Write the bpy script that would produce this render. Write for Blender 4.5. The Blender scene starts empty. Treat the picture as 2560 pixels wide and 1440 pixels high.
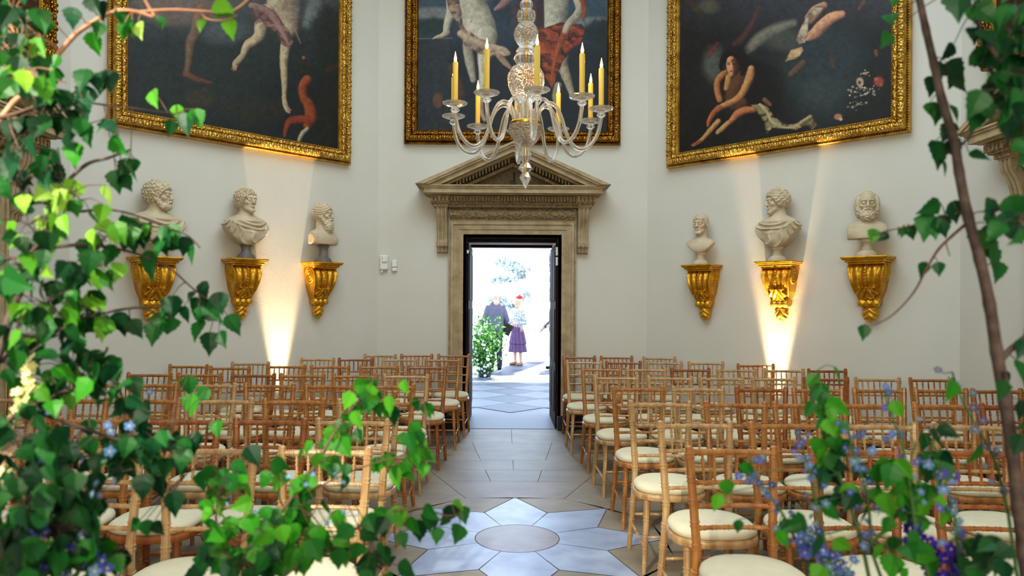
import bpy, math, random
import numpy as np
from mathutils import Vector, Matrix, Euler, noise as mnoise
R = math.radians
random.seed(7)
rng = np.random.default_rng(7)
C = bpy.context.scene.collection

# ------------------------------------------------------------------ camera model (2560x1440)
F = 1770.0; CX = 1261.5; CY = 762.0; ROLL = R(0.35)
CAM = Vector((-0.09, 0.0, 1.5))
RC = Vector((0, 4.62, 0)); AP = 3.93; HS = 1.63      # octagonal room: centre, apothem, half side
cR, sR = math.cos(ROLL), math.sin(ROLL)
def ray(px, py):
    dx, dy = (px-CX)/F, (CY-py)/F
    return Vector((dx*cR-dy*sR, 1.0, dx*sR+dy*cR))
def at(px, py, Y):
    return CAM + ray(px, py)*Y
def proj(x, y, z):
    X = (x-CAM.x)/y; Z = (z-CAM.z)/y
    dx = X*cR+Z*sR; dy = -X*sR+Z*cR
    return CX+F*dx, CY-F*dy
def wallM(ang):
    """frame of a wall: origin on the wall at floor level, X along it, Y into it"""
    return Matrix.Translation(RC) @ Matrix.Rotation(R(ang), 4, 'Z') @ Matrix.Translation((0, AP, 0))
def hit(px, py, ang, off=0.0):
    M = wallM(ang).inverted()
    o = M @ CAM; d = M.to_3x3() @ ray(px, py)
    t = (-off-o.y)/d.y
    return (o.x+d.x*t, o.z+d.z*t)

# ------------------------------------------------------------------ materials
def lin(c):
    return tuple(((v/255)/12.92 if v/255 <= .04045 else ((v/255+.055)/1.055)**2.4) for v in c)
def mat(name, rgb, rough=.6, metal=0., rgb2=None, scale=5., detail=4., bump=0., bscale=None, bdist=.01, vor=False,
        spec=.5, trans=0., wave=False, stretch=None, emis=None, estr=0., coat=0.):
    m = bpy.data.materials.new(name); m.use_nodes = True
    nt = m.node_tree; N = nt.nodes; L = nt.links
    b = N['Principled BSDF']
    b.inputs['Roughness'].default_value = rough
    b.inputs['Metallic'].default_value = metal
    b.inputs['Specular IOR Level'].default_value = spec
    b.inputs['Coat Weight'].default_value = coat
    c = (*lin(rgb), 1)
    b.inputs['Base Color'].default_value = c
    tc = N.new('ShaderNodeTexCoord'); src = tc.outputs['Object']
    if stretch:
        mp = N.new('ShaderNodeMapping'); mp.inputs['Scale'].default_value = stretch
        L.new(src, mp.inputs['Vector']); src = mp.outputs['Vector']
    if rgb2 is not None:
        n = N.new('ShaderNodeTexNoise'); n.inputs['Scale'].default_value = scale; n.inputs['Detail'].default_value = detail
        L.new(src, n.inputs['Vector'])
        r = N.new('ShaderNodeValToRGB'); r.color_ramp.elements[0].position = .32; r.color_ramp.elements[1].position = .68
        r.color_ramp.elements[0].color = c; r.color_ramp.elements[1].color = (*lin(rgb2), 1)
        L.new(n.outputs['Fac'], r.inputs['Fac']); L.new(r.outputs['Color'], b.inputs['Base Color'])
    if bump > 0:
        if vor:
            t = N.new('ShaderNodeTexVoronoi'); t.inputs['Scale'].default_value = bscale or scale; h = t.outputs['Distance']
        elif wave:
            t = N.new('ShaderNodeTexWave'); t.inputs['Scale'].default_value = bscale or scale; t.inputs['Distortion'].default_value = 3; h = t.outputs['Fac']
        else:
            t = N.new('ShaderNodeTexNoise'); t.inputs['Scale'].default_value = bscale or scale; t.inputs['Detail'].default_value = 5; h = t.outputs['Fac']
        L.new(src, t.inputs['Vector'])
        bp = N.new('ShaderNodeBump'); bp.inputs['Strength'].default_value = bump; bp.inputs['Distance'].default_value = bdist
        L.new(h, bp.inputs['Height']); L.new(bp.outputs['Normal'], b.inputs['Normal'])
    if emis:
        b.inputs['Emission Color'].default_value = (*lin(emis), 1); b.inputs['Emission Strength'].default_value = estr
    if trans > 0:
        t = N.new('ShaderNodeBsdfTranslucent'); mx = N.new('ShaderNodeMixShader'); mx.inputs[0].default_value = trans
        if rgb2 is not None: L.new(r.outputs['Color'], t.inputs['Color'])
        else: t.inputs['Color'].default_value = c
        L.new(b.outputs[0], mx.inputs[1]); L.new(t.outputs[0], mx.inputs[2]); L.new(mx.outputs[0], N['Material Output'].inputs['Surface'])
    return m
def vcol_mat(name, rough, bump=.0, trans=0., bs=300, spec=.3):
    m = bpy.data.materials.new(name); m.use_nodes = True
    nt = m.node_tree; N = nt.nodes; L = nt.links; b = N['Principled BSDF']
    a = N.new('ShaderNodeVertexColor'); a.layer_name = 'Col'
    b.inputs['Roughness'].default_value = rough; b.inputs['Specular IOR Level'].default_value = spec
    L.new(a.outputs['Color'], b.inputs['Base Color'])
    if bump:
        tc = N.new('ShaderNodeTexCoord'); t = N.new('ShaderNodeTexNoise'); t.inputs['Scale'].default_value = bs
        L.new(tc.outputs['Object'], t.inputs['Vector'])
        bp = N.new('ShaderNodeBump'); bp.inputs['Strength'].default_value = bump; bp.inputs['Distance'].default_value = .002
        L.new(t.outputs['Fac'], bp.inputs['Height']); L.new(bp.outputs['Normal'], b.inputs['Normal'])
    if trans:
        t = N.new('ShaderNodeBsdfTranslucent'); mx = N.new('ShaderNodeMixShader'); mx.inputs[0].default_value = trans
        L.new(a.outputs['Color'], t.inputs['Color'])
        L.new(b.outputs[0], mx.inputs[1]); L.new(t.outputs[0], mx.inputs[2]); L.new(mx.outputs[0], N['Material Output'].inputs['Surface'])
    return m

M = {}
M['wall'] = mat('wall_plaster', (219, 216, 207), .85, rgb2=(214, 210, 199), scale=1.2, bump=.15, bscale=60, bdist=.004)
M['ceil'] = mat('ceiling_plaster', (225, 225, 220), .9)
M['base'] = mat('skirting_paint', (48, 52, 48), .5)
M['stone'] = mat('carved_stone', (194, 174, 142), .8, rgb2=(168, 148, 116), scale=9, bump=.35, bscale=70, bdist=.006)
M['stone_carved'] = mat('carved_stone_relief', (184, 164, 130), .8, rgb2=(150, 130, 98), scale=30, bump=.9, bscale=34, bdist=.02, vor=True)
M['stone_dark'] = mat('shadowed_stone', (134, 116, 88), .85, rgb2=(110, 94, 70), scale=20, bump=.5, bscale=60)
M['plinth'] = mat('dark_plinth_paint', (38, 48, 46), .5)
M['marble'] = mat('bust_marble', (226, 211, 184), .6, rgb2=(202, 184, 154), scale=7, bump=.2, bscale=80, bdist=.003)
def cavity_shade(m, k=.45):  # darkens crevices by pointiness: shade put into the base colour
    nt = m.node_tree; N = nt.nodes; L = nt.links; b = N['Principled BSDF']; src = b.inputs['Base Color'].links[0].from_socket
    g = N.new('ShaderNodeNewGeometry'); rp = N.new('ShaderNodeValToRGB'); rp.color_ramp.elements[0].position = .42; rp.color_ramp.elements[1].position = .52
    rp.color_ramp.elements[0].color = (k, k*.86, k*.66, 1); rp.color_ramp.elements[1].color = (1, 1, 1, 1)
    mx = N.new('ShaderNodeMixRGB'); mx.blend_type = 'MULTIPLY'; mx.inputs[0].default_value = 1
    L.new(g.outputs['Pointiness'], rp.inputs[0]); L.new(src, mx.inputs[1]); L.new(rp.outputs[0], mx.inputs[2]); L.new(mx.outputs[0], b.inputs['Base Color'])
cavity_shade(M['marble'])
M['greymarble'] = mat('grey_socle_marble', (128, 124, 120), .5, rgb2=(104, 102, 100), scale=12)
M['gold'] = mat('gilding', (240, 190, 70), .38, .72, rgb2=(204, 146, 36), scale=14, bump=.25, bscale=60, bdist=.004)
M['goldframe'] = mat('gilded_carving', (232, 198, 112), .40, .8, rgb2=(188, 146, 66), scale=16, bump=.9, bscale=42, bdist=.018, vor=True)
M['goldplain'] = mat('gilded_moulding', (226, 188, 96), .36, .8, rgb2=(176, 130, 54), scale=10, bump=.2, bscale=50)
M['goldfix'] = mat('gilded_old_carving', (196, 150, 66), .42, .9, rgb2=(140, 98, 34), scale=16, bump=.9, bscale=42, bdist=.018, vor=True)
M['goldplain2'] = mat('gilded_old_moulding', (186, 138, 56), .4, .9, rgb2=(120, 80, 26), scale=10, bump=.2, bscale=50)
M['canvas'] = vcol_mat('oil_paint', .5, bump=.35, spec=.35)
M['leaf'] = vcol_mat('leaf_surface', .45, trans=.35, spec=.35)
M['petal'] = vcol_mat('petal_surface', .6, trans=.3, spec=.2)
M['bark'] = mat('dark_bark', (62, 48, 44), .75, rgb2=(94, 80, 76), scale=40, bump=.3, bscale=120)
M['barkpale'] = mat('pale_twig_bark', (196, 148, 118), .6, rgb2=(160, 112, 84), scale=40)
M['twig'] = mat('brown_twig_bark', (106, 80, 66), .7, rgb2=(84, 62, 50), scale=40)
M['greenstem'] = mat('green_stem', (60, 92, 50), .6)
woods = [((196, 138, 78), (152, 98, 50), 'honey'), ((208, 174, 128), (168, 128, 86), 'pale limewashed'), ((178, 114, 64), (134, 78, 42), 'russet brown')]
M['wood'] = [mat('chair_wood_'+['honey', 'limewash', 'russet'][i], a, .38, rgb2=b, scale=26, stretch=(1, 1, .25), bump=.08, bscale=90, coat=.15) for i, (a, b, _) in enumerate(woods)]
M['cushion'] = mat('ivory_cushion_cloth', (226, 216, 188), .8, rgb2=(219, 207, 177), scale=14, bump=.05, bscale=300, bdist=.001)
M['paving'] = mat('paving_stone', (150, 138, 122), .50, rgb2=(134, 122, 106), scale=3, bump=.05, bscale=50, bdist=.002)
M['paving2'] = mat('paving_stone_warm', (140, 128, 112), .52, rgb2=(156, 144, 126), scale=4, bump=.05, bscale=50, bdist=.002)
M['starA'] = mat('pale_star_marble', (214, 216, 222), .4, rgb2=(186, 190, 200), scale=5, detail=8)
M['starB'] = mat('blue_grey_star_marble', (176, 186, 208), .4, rgb2=(150, 158, 182), scale=5, detail=8)
M['starC'] = mat('dark_slate_marble', (62, 66, 72), .4, rgb2=(78, 82, 88), scale=6)
M['disc'] = mat('taupe_disc_stone', (150, 136, 126), .4, rgb2=(134, 122, 114), scale=6)
M['joint'] = mat('paving_joint', (118, 108, 102), .9)
M['portico'] = mat('portico_stone', (112, 116, 130), .5, rgb2=(108, 112, 126), scale=2)
M['portico2'] = mat('portico_dark_stone', (78, 84, 100), .5, rgb2=(88, 93, 108), scale=2)
M['gravel'] = mat('pale_ground', (235, 230, 220), .9)
M['column'] = mat('white_column_stone', (240, 238, 232), .8)
M['doorwood'] = mat('dark_door_wood', (60, 38, 28), .75, rgb2=(42, 27, 20), scale=8, stretch=(1, 1, .1), spec=.15)
M['white'] = mat('white_plastic', (236, 234, 228), .4)
M['black'] = mat('black_metal', (18, 18, 18), .4)
M['wax'] = mat('yellow_candle_wax', (208, 180, 84), .5, emis=(220, 170, 50), estr=.03)
M['flame'] = mat('flame_bulb', (255, 200, 120), .3, emis=(255, 170, 80), estr=16)
M['brass'] = mat('brass_fitting', (196, 150, 60), .3, 1.)
M['skin'] = mat('skin', (222, 176, 150), .6)
M['suit'] = mat('grey_suit_cloth', (112, 110, 128), .85, rgb2=(98, 96, 114), scale=30)
M['trousers'] = mat('dark_trouser_cloth', (48, 50, 66), .85)
M['hair'] = mat('grey_hair', (190, 180, 168), .8)
M['skirt'] = mat('purple_skirt_cloth', (118, 92, 130), .85, rgb2=(98, 74, 112), scale=20)
M['blouse'] = mat('floral_blouse_cloth', (226, 226, 226), .8, rgb2=(120, 132, 140), scale=30, detail=2)
M['red'] = mat('red_hat_felt', (206, 60, 60), .8)
M['shoe'] = mat('tan_shoe_leather', (150, 108, 84), .5)
M['shoeblack'] = mat('black_shoe_leather', (22, 20, 22), .4)
def glass(nm='clear_crystal', cut=False):
    m = bpy.data.materials.new(nm); m.use_nodes = True
    N = m.node_tree.nodes; L = m.node_tree.links; b = N['Principled BSDF']
    b.inputs['Base Color'].default_value = (1, .97, .92, 1); b.inputs['Roughness'].default_value = .02
    b.inputs['Transmission Weight'].default_value = 1; b.inputs['IOR'].default_value = 1.45
    t = N.new('ShaderNodeBsdfTransparent'); mx = N.new('ShaderNodeMixShader'); mx.inputs[0].default_value = .28 if not cut else .15
    d = N.new('ShaderNodeBsdfDiffuse'); d.inputs[0].default_value = (1, .95, .88, 1); mx2 = N.new('ShaderNodeMixShader'); mx2.inputs[0].default_value = .06
    L.new(b.outputs[0], mx.inputs[1]); L.new(t.outputs[0], mx.inputs[2]); L.new(mx.outputs[0], mx2.inputs[1]); L.new(d.outputs[0], mx2.inputs[2])
    L.new(mx2.outputs[0], N['Material Output'].inputs['Surface'])
    if cut:
        tc = N.new('ShaderNodeTexCoord'); v = N.new('ShaderNodeTexVoronoi'); v.inputs['Scale'].default_value = 52
        bp = N.new('ShaderNodeBump'); bp.inputs['Strength'].default_value = .9; bp.inputs['Distance'].default_value = .012
        L.new(tc.outputs['Object'], v.inputs['Vector']); L.new(v.outputs['Distance'], bp.inputs['Height']); L.new(bp.outputs['Normal'], b.inputs['Normal'])
    return m
M['glass'] = glass(); M['glasscut'] = glass('cut_crystal', True)

# ------------------------------------------------------------------ mesh helpers
class MB:
    def __init__(s): s.v = []; s.f = []; s.c = []; s.mi = []; s.cur = (1, 1, 1); s.m = 0
    def add(s, vs, fs):
        o = len(s.v); s.v += [tuple(v) for v in vs]; s.f += [tuple(i+o for i in f) for f in fs]
        s.c += [s.cur]*len(vs); s.mi += [s.m]*len(fs)
    def box(s, x0, x1, y0, y1, z0, z1, T=None, bev=0):
        if bev:
            b = bev; vs = []; 
            for z, k in ((z0, b), (z0+b, 0), (z1-b, 0), (z1, b)):
                vs += [(x0+k, y0+b, z), (x0+b, y0+k, z), (x1-b, y0+k, z), (x1-k, y0+b, z), (x1-k, y1-b, z), (x1-b, y1-k, z), (x0+b, y1-k, z), (x0+k, y1-b, z)]
            fs = [tuple(range(7, -1, -1)), tuple(range(24, 32))]
            for r in range(3):
                for i in range(8): fs.append((r*8+i, r*8+(i+1) % 8, r*8+8+(i+1) % 8, r*8+8+i))
        else:
            vs = [(x0, y0, z0), (x1, y0, z0), (x1, y1, z0), (x0, y1, z0), (x0, y0, z1), (x1, y0, z1), (x1, y1, z1), (x0, y1, z1)]
            fs = [(0, 3, 2, 1), (4, 5, 6, 7), (0, 1, 5, 4), (1, 2, 6, 5), (2, 3, 7, 6), (3, 0, 4, 7)]
        if T is not None: vs = [T @ Vector(v) for v in vs]
        s.add(vs, fs)
    def prism(s, pts, y0, y1):           # pts in (x,z), extruded along y
        n = len(pts)
        vs = [(x, y0, z) for x, z in pts]+[(x, y1, z) for x, z in pts]
        s.add(vs, [tuple(range(n)), tuple(range(2*n-1, n-1, -1))]+[(i, i+n, (i+1) % n+n, (i+1) % n) for i in range(n)])
    def prismx(s, pts, x0, x1):          # pts in (y,z), extruded along x
        n = len(pts)
        vs = [(x0, y, z) for y, z in pts]+[(x1, y, z) for y, z in pts]
        s.add(vs, [tuple(range(n-1, -1, -1)), tuple(range(n, 2*n))]+[(i, (i+1) % n, (i+1) % n+n, i+n) for i in range(n)])
    def lathe(s, prof, n=24, T=None, flute=0, k=0):
        vs = []; fs = []
        for r, z in prof:
            for i in range(n):
                a = 2*math.pi*i/n; q = r*(1+flute*math.cos(a*k)) if flute else r
                vs.append((q*math.cos(a), q*math.sin(a), z))
        for j in range(len(prof)-1):
            for i in range(n): fs.append((j*n+i, j*n+(i+1) % n, (j+1)*n+(i+1) % n, (j+1)*n+i))
        fs.append(tuple(range(n-1, -1, -1))); o = (len(prof)-1)*n; fs.append(tuple(range(o, o+n)))
        if T is not None: vs = [T @ Vector(v) for v in vs]
        s.add(vs, fs)
    def tube(s, pts, rad, n=8, cap=True):
        pts = [Vector(p) for p in pts]
        if not hasattr(rad, '__len__'): rad = [rad]*len(pts)
        vs = []; fs = []; up = None
        for i, p in enumerate(pts):
            t = (pts[min(i+1, len(pts)-1)]-pts[max(i-1, 0)])
            if t.length < 1e-9: t = Vector((0, 0, 1))
            t.normalize()
            if up is None:
                up = Vector((1, 0, 0)) if abs(t.x) < .8 else Vector((0, 1, 0))
            a = (up-t*up.dot(t))
            if a.length < 1e-5: a = t.orthogonal()
            a.normalize(); up = a; b = t.cross(a)
            for k in range(n):
                q = 2*math.pi*k/n; vs.append(p+(a*math.cos(q)+b*math.sin(q))*rad[i])
        for j in range(len(pts)-1):
            for i in range(n): fs.append((j*n+i, j*n+(i+1) % n, (j+1)*n+(i+1) % n, (j+1)*n+i))
        if cap:
            fs.append(tuple(range(n-1, -1, -1))); o = (len(pts)-1)*n; fs.append(tuple(range(o, o+n)))
        s.add(vs, fs)
    def ball(s, c, r, n=8, sc=(1, 1, 1)):
        m = max(4, n//2+1); prof = [(max(1e-4, math.sin(math.pi*j/m)), -math.cos(math.pi*j/m)) for j in range(m+1)]
        s.lathe(prof, n, Matrix.Translation(c) @ Matrix.Diagonal((r*sc[0], r*sc[1], r*sc[2], 1)))
    def build(s, name, mats, parent=None, smooth=False, col=False):
        me = bpy.data.meshes.new(name); me.from_pydata(s.v, [], s.f)
        for m_ in (mats if isinstance(mats, list) else [mats]): me.materials.append(m_)
        if isinstance(mats, list): me.polygons.foreach_set('material_index', s.mi)
        if col:
            ca = me.color_attributes.new('Col', 'FLOAT_COLOR', 'POINT')
            a = np.ones((len(s.v), 4), np.float32); a[:, :3] = np.array(s.c, np.float32); ca.data.foreach_set('color', a.ravel())
        if smooth:
            me.polygons.foreach_set('use_smooth', [True]*len(me.polygons))
            if smooth != 'all':
                try: me.set_sharp_from_angle(angle=R(38))
                except Exception: pass
        me.update()
        return link(name, me, parent)
def link(name, me, parent=None):
    o = bpy.data.objects.new(name, me); C.objects.link(o)
    if parent is not None: o.parent = parent
    return o
def tag(o, label=None, cat=None, group=None, kind=None):
    if label: o['label'] = label
    if cat: o['category'] = cat
    if group: o['group'] = group
    if kind: o['kind'] = kind
    return o
def empty(name, mw=None, label=None, cat=None, group=None):
    o = bpy.data.objects.new(name, None); C.objects.link(o); o.empty_display_size = .1
    if mw is not None: o.matrix_world = mw
    return tag(o, label, cat, group)
def kids(o): return [c for c in bpy.data.objects if c.parent == o]
def copy_tree(o, childmap, parent=None, name=None):
    c = o.copy(); C.objects.link(c)
    if parent is not None: c.parent = parent
    for ch in childmap.get(o.name, []): copy_tree(ch, childmap, c)
    return c
def cmap():
    d = {}
    for o in bpy.data.objects:
        if o.parent: d.setdefault(o.parent.name, []).append(o)
    return d

# ------------------------------------------------------------------ signed distance sculpting (numpy surface nets)
def nz(P, s, seed=0):
    """cheap smooth pseudo noise, -1..1"""
    x, y, z = P[0]*s+seed, P[1]*s+seed*1.7, P[2]*s-seed*.6
    return (np.sin(x*1.0+1.3*np.sin(y*1.1+.5))*np.cos(y*1.2+1.1*np.sin(z*.9))+np.sin(z*1.3+1.2*np.sin(x*.8+seed)))*.5
def ell(P, c, r):
    q = [(P[i]-c[i])/r[i] for i in range(3)]
    k = np.sqrt(q[0]**2+q[1]**2+q[2]**2)
    return (k-1)*min(r)*.5+(k-1)*np.mean(r)*.5
def cap(P, a, b, ra, rb=None):
    rb = ra if rb is None else rb
    ab = [b[i]-a[i] for i in range(3)]; L2 = sum(v*v for v in ab)+1e-12
    t = np.clip(sum((P[i]-a[i])*ab[i] for i in range(3))/L2, 0, 1)
    d = np.sqrt(sum((P[i]-a[i]-ab[i]*t)**2 for i in range(3)))
    return d-(ra+(rb-ra)*t)
def boxd(P, c, h, r=0.):
    q = [np.abs(P[i]-c[i])-h[i]+r for i in range(3)]
    return np.sqrt(sum(np.maximum(v, 0)**2 for v in q))+np.minimum(np.maximum(q[0], np.maximum(q[1], q[2])), 0)-r
def U(a, b, k=.01):
    if k <= 0: return np.minimum(a, b)
    h = np.clip(.5+.5*(b-a)/k, 0, 1); return b+(a-b)*h-k*h*(1-h)
def S(a, b, k=.005): return -U(-a, b, k)
def I(a, b, k=.005): return -U(-a, -b, k)
def nets(fn, lo, hi, h):
    n = [int((hi[i]-lo[i])/h)+2 for i in range(3)]
    ax = [lo[i]+np.arange(n[i], dtype=np.float32)*h for i in range(3)]
    D = fn(np.meshgrid(*ax, indexing='ij')).astype(np.float32)
    D[0] = D[-1] = 1; D[:, 0] = D[:, -1] = 1; D[:, :, 0] = D[:, :, -1] = 1
    sg = D < 0
    cells = np.zeros([v-1 for v in n], np.int8)
    for i in (0, 1):
        for j in (0, 1):
            for k in (0, 1):
                cells += sg[i:n[0]-1+i, j:n[1]-1+j, k:n[2]-1+k]
    act = (cells > 0) & (cells < 8)
    idx = -np.ones(act.shape, np.int64); ii = np.argwhere(act); idx[act] = np.arange(len(ii))
    acc = np.zeros((len(ii), 3)); cnt = np.zeros(len(ii))
    cr = [(i, j, k) for i in (0, 1) for j in (0, 1) for k in (0, 1)]
    for a in cr:
        for axx in range(3):
            if a[axx] == 1: continue
            b = list(a); b[axx] = 1
            da = D[ii[:, 0]+a[0], ii[:, 1]+a[1], ii[:, 2]+a[2]]; db = D[ii[:, 0]+b[0], ii[:, 1]+b[1], ii[:, 2]+b[2]]
            m = (da < 0) != (db < 0)
            t = np.where(m, da/(da-db+1e-12), 0)
            p = np.tile(np.array(a, float), (len(ii), 1)); p[:, axx] = t
            acc[m] += p[m]; cnt[m] += 1
    V = (ii+acc/np.maximum(cnt, 1)[:, None])*h+np.array(lo)
    Q = []
    for axx in range(3):
        o1, o2 = [(1, 2), (2, 0), (0, 1)][axx]
        sl = [slice(1, v-1) for v in n]; sl[axx] = slice(0, n[axx]-1)
        sl2 = list(sl); sl2[axx] = slice(1, n[axx])
        A = sg[tuple(sl)]; B = sg[tuple(sl2)]
        for flip, m in ((0, A & ~B), (1, ~A & B)):
            e = np.argwhere(m)
            if not len(e): continue
            base = e.copy()
            for q in range(3):
                if q != axx: base[:, q] += 1
            def ix(d1, d2):
                c = base.copy(); c[:, o1] -= d1; c[:, o2] -= d2
                return idx[c[:, 0], c[:, 1], c[:, 2]]
            q4 = np.stack([ix(1, 1), ix(0, 1), ix(0, 0), ix(1, 0)], 1)
            if flip: q4 = q4[:, ::-1]
            Q.append(q4)
    Q = np.concatenate(Q); Q = Q[(Q >= 0).all(1)]
    return V, Q
def mesh_np(name, V, Q, m):
    me = bpy.data.meshes.new(name); me.vertices.add(len(V)); me.vertices.foreach_set('co', V.astype(np.float32).ravel())
    k = Q.shape[1]
    me.loops.add(len(Q)*k); me.loops.foreach_set('vertex_index', Q.astype(np.int32).ravel())
    me.polygons.add(len(Q)); me.polygons.foreach_set('loop_start', np.arange(0, len(Q)*k, k, dtype=np.int32))
    me.polygons.foreach_set('loop_total', np.full(len(Q), k, np.int32))
    me.polygons.foreach_set('use_smooth', np.ones(len(Q), bool))
    me.materials.append(m); me.update(calc_edges=True); me.validate()
    return me
def sculpt(name, fn, lo, hi, h, m, parent=None):
    V, Q = nets(fn, lo, hi, h)
    return link(name, mesh_np(name, V, Q, m), parent)

# ================================================================== ROOM SHELL
WH = 6.6
def oct_corner(k, ap=AP):
    a = R(22.5+45*k); r = ap/math.cos(R(22.5))
    return Vector((r*math.cos(a), RC.y+r*math.sin(a), 0))
def wall_box(name, ang, holes=None):
    b = MB(); T = 1.2; W = HS
    if holes:
        x0, x1, z1 = holes
        b.box(-W-.3, x0, 0, T, 0, WH); b.box(x1, W+.3, 0, T, 0, WH); b.box(x0, x1, 0, T, z1, WH)
    else:
        b.box(-W-.001, W+.001, 0, .3, 0, WH)
    o = b.build(name, M['wall']); o.matrix_world = wallM(ang); tag(o, kind='structure'); return o
wall_box('wall_back', 0, (-.553, .553, 2.31))
wall_box('wall_back_right', -45); wall_box('wall_back_left', 45)
wall_box('wall_right', -90); wall_box('wall_left', 90)
wall_box('wall_front_right', -135); wall_box('wall_front_left', 135)
b = MB(); b.box(-2.3, 2.3, .39, .69, 3.3, WH); b.box(-2.3, -1.9, -3.6, .69, 0, 3.3); b.box(1.9, 2.3, -3.6, .69, 0, 3.3); b.box(-1.9, 1.9, -3.9, -3.6, 0, 3.3); tag(b.build('wall_front', M['wall']), kind='structure')  # header plus unseen lobby walls, added to keep rear sky light out
def base_board(name, ang, spans):
    b = MB()
    for x0, x1 in spans:
        b.box(x0, x1, -.02, 0, 0, .17); b.box(x0, x1, -.03, 0, .17, .19)
    o = b.build(name, M['base']); o.matrix_world = wallM(ang); tag(o, kind='structure')
base_board('baseboard_back', 0, [(-HS, -.77), (.77, HS)])
for nm, a in (('right', -90), ('left', 90), ('back_right', -45), ('back_left', 45)):
    base_board('baseboard_'+nm, a, [(-HS, HS)] if abs(a) == 45 else [(-HS, -.77), (.77, HS)])
b = MB(); b.box(-5, 5, .4, 9.6, WH, WH+.2); b.box(-2.3, 2.3, -3.9, .39, 3.3, 3.5); tag(b.build('ceiling', M['ceil']), kind='structure')  # the low slab is the lid of the added lobby

# floor : radial octagonal paving, star inlay, joints
b = MB(); SC = Vector((0.0, 4.56, 0))
def pol(r, a): return (SC.x+r*math.sin(R(a)), SC.y+r*math.cos(R(a)))
def flat(pts, z, mi):
    b.m = mi; b.add([(x, y, z) for x, y in pts], [tuple(range(len(pts)))[::-1]])
b.m = 6; b.box(-5.2, 5.2, -3.9, 8.56, -.2, -.004)
aps = [.93, 1.46, 1.87, 2.27, 2.70, 3.13, 3.56, 3.99, 4.5, 5.2, 5.9]
G = .0022
def oc(ap, k, d=0):      # corner between side k and k+1, in octagon of apothem ap
    return ap/math.cos(R(22.5)), 22.5+45*k
for k in range(8):
    for i in range(len(aps)-1):
        a0, a1 = aps[i]+G, aps[i+1]-G
        nseg = 1 if i == 0 else [2, 3, 2, 3, 3, 4, 4, 4, 5, 5][i-0]
        c = R(45*k); t = Vector((math.cos(c), -math.sin(c))); n = Vector((math.sin(c), math.cos(c)))
        w0, w1 = a0*math.tan(R(22.5))-G, a1*math.tan(R(22.5))-G
        cuts = [-1+2*j/nseg for j in range(nseg+1)]
        for j in range(nseg):
            e0 = G/w0 if j > 0 else 0; e1 = G/w0 if j < nseg-1 else 0
            q = []
            for (ap, w, s) in ((a0, w0, cuts[j]+e0), (a0, w0, cuts[j+1]-e1), (a1, w1, cuts[j+1]-e1), (a1, w1, cuts[j]+e0)):
                p = n*ap+t*(w*s); q.append((SC.x+p.x, SC.y+p.y))
            if min(y for _, y in q) > 8.5 or max(y for _, y in q) < -1.5: continue
            q = [(x, min(y, 8.553)) for x, y in q]
            flat(q[::-1], 0, random.choice((0, 0, 1)))
# star
rs, ri, rc = .955, .595, .27
for k in range(8):
    a = 45*k
    tip = pol(rs-.002, a); l = pol(ri-.002, a-22.5); r_ = pol(ri-.002, a+22.5)
    il = pol(rc, a-22.5); ir = pol(rc, a+22.5); im = pol(rc, a)
    g = .35
    flat([tip, pol(ri-.002, a-22.5+g), pol(rc+.004, a-22.5+g), pol(rc+.004, a-11), pol(rc+.004, a), pol(rc+.004, a+11), pol(rc+.004, a+22.5-g), pol(ri-.002, a+22.5-g)][::-1], .0, 3 if k % 2 == 0 else 3)
    # filler stone between tips
    am = a+22.5
    R8 = .93/math.cos(R(22.5))
    flat([pol(ri+.004, am), pol(rs, a+.5), pol(R8-.003, am), pol(rs, a+44.5)], .0, 1)
flat([pol(rc-.002, 10*i) for i in range(36)][::-1], .0, 5)
fl = b.build('floor', [M['paving'], M['paving2'], M['starA'], M['starB'], M['starC'], M['disc'], M['joint']]); tag(fl, kind='structure')

# threshold, passage and portico floor
b = MB(); b.m = 0
b.box(-.553, .553, 8.56, 9.76, -.2, .004)
b.m = 2; b.box(-6, 6, 9.76, 19.5, -.2, -.006)
b.m = 0
s = .98
for i in range(-6, 7):
    for j in range(0, 11):
        b.m = 1 if (i % 2 == 0) else 0
        cx = i*s*.5; cy = 10.35+j*s+(s/2 if i % 2 else 0)
        if cy-s/2 < 9.72 or cy > 19: continue
        k = s/2-.008
        b.add([(cx, cy-k, 0), (cx+k, cy, 0), (cx, cy+k, 0), (cx-k, cy, 0)], [(0, 1, 2, 3)])
tag(b.build('floor_portico', [M['portico'], M['portico2'], M['portico']]), kind='structure')
b = MB(); b.box(-6, 6, 9.8, 18.2, 5.6, 5.8); tag(b.build('roof_portico', M['ceil']), kind='structure')
b = MB(); b.box(-40, 40, 19.5, 90, -.25, -.02); tag(b.build('ground', M['gravel']), kind='structure')

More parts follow.
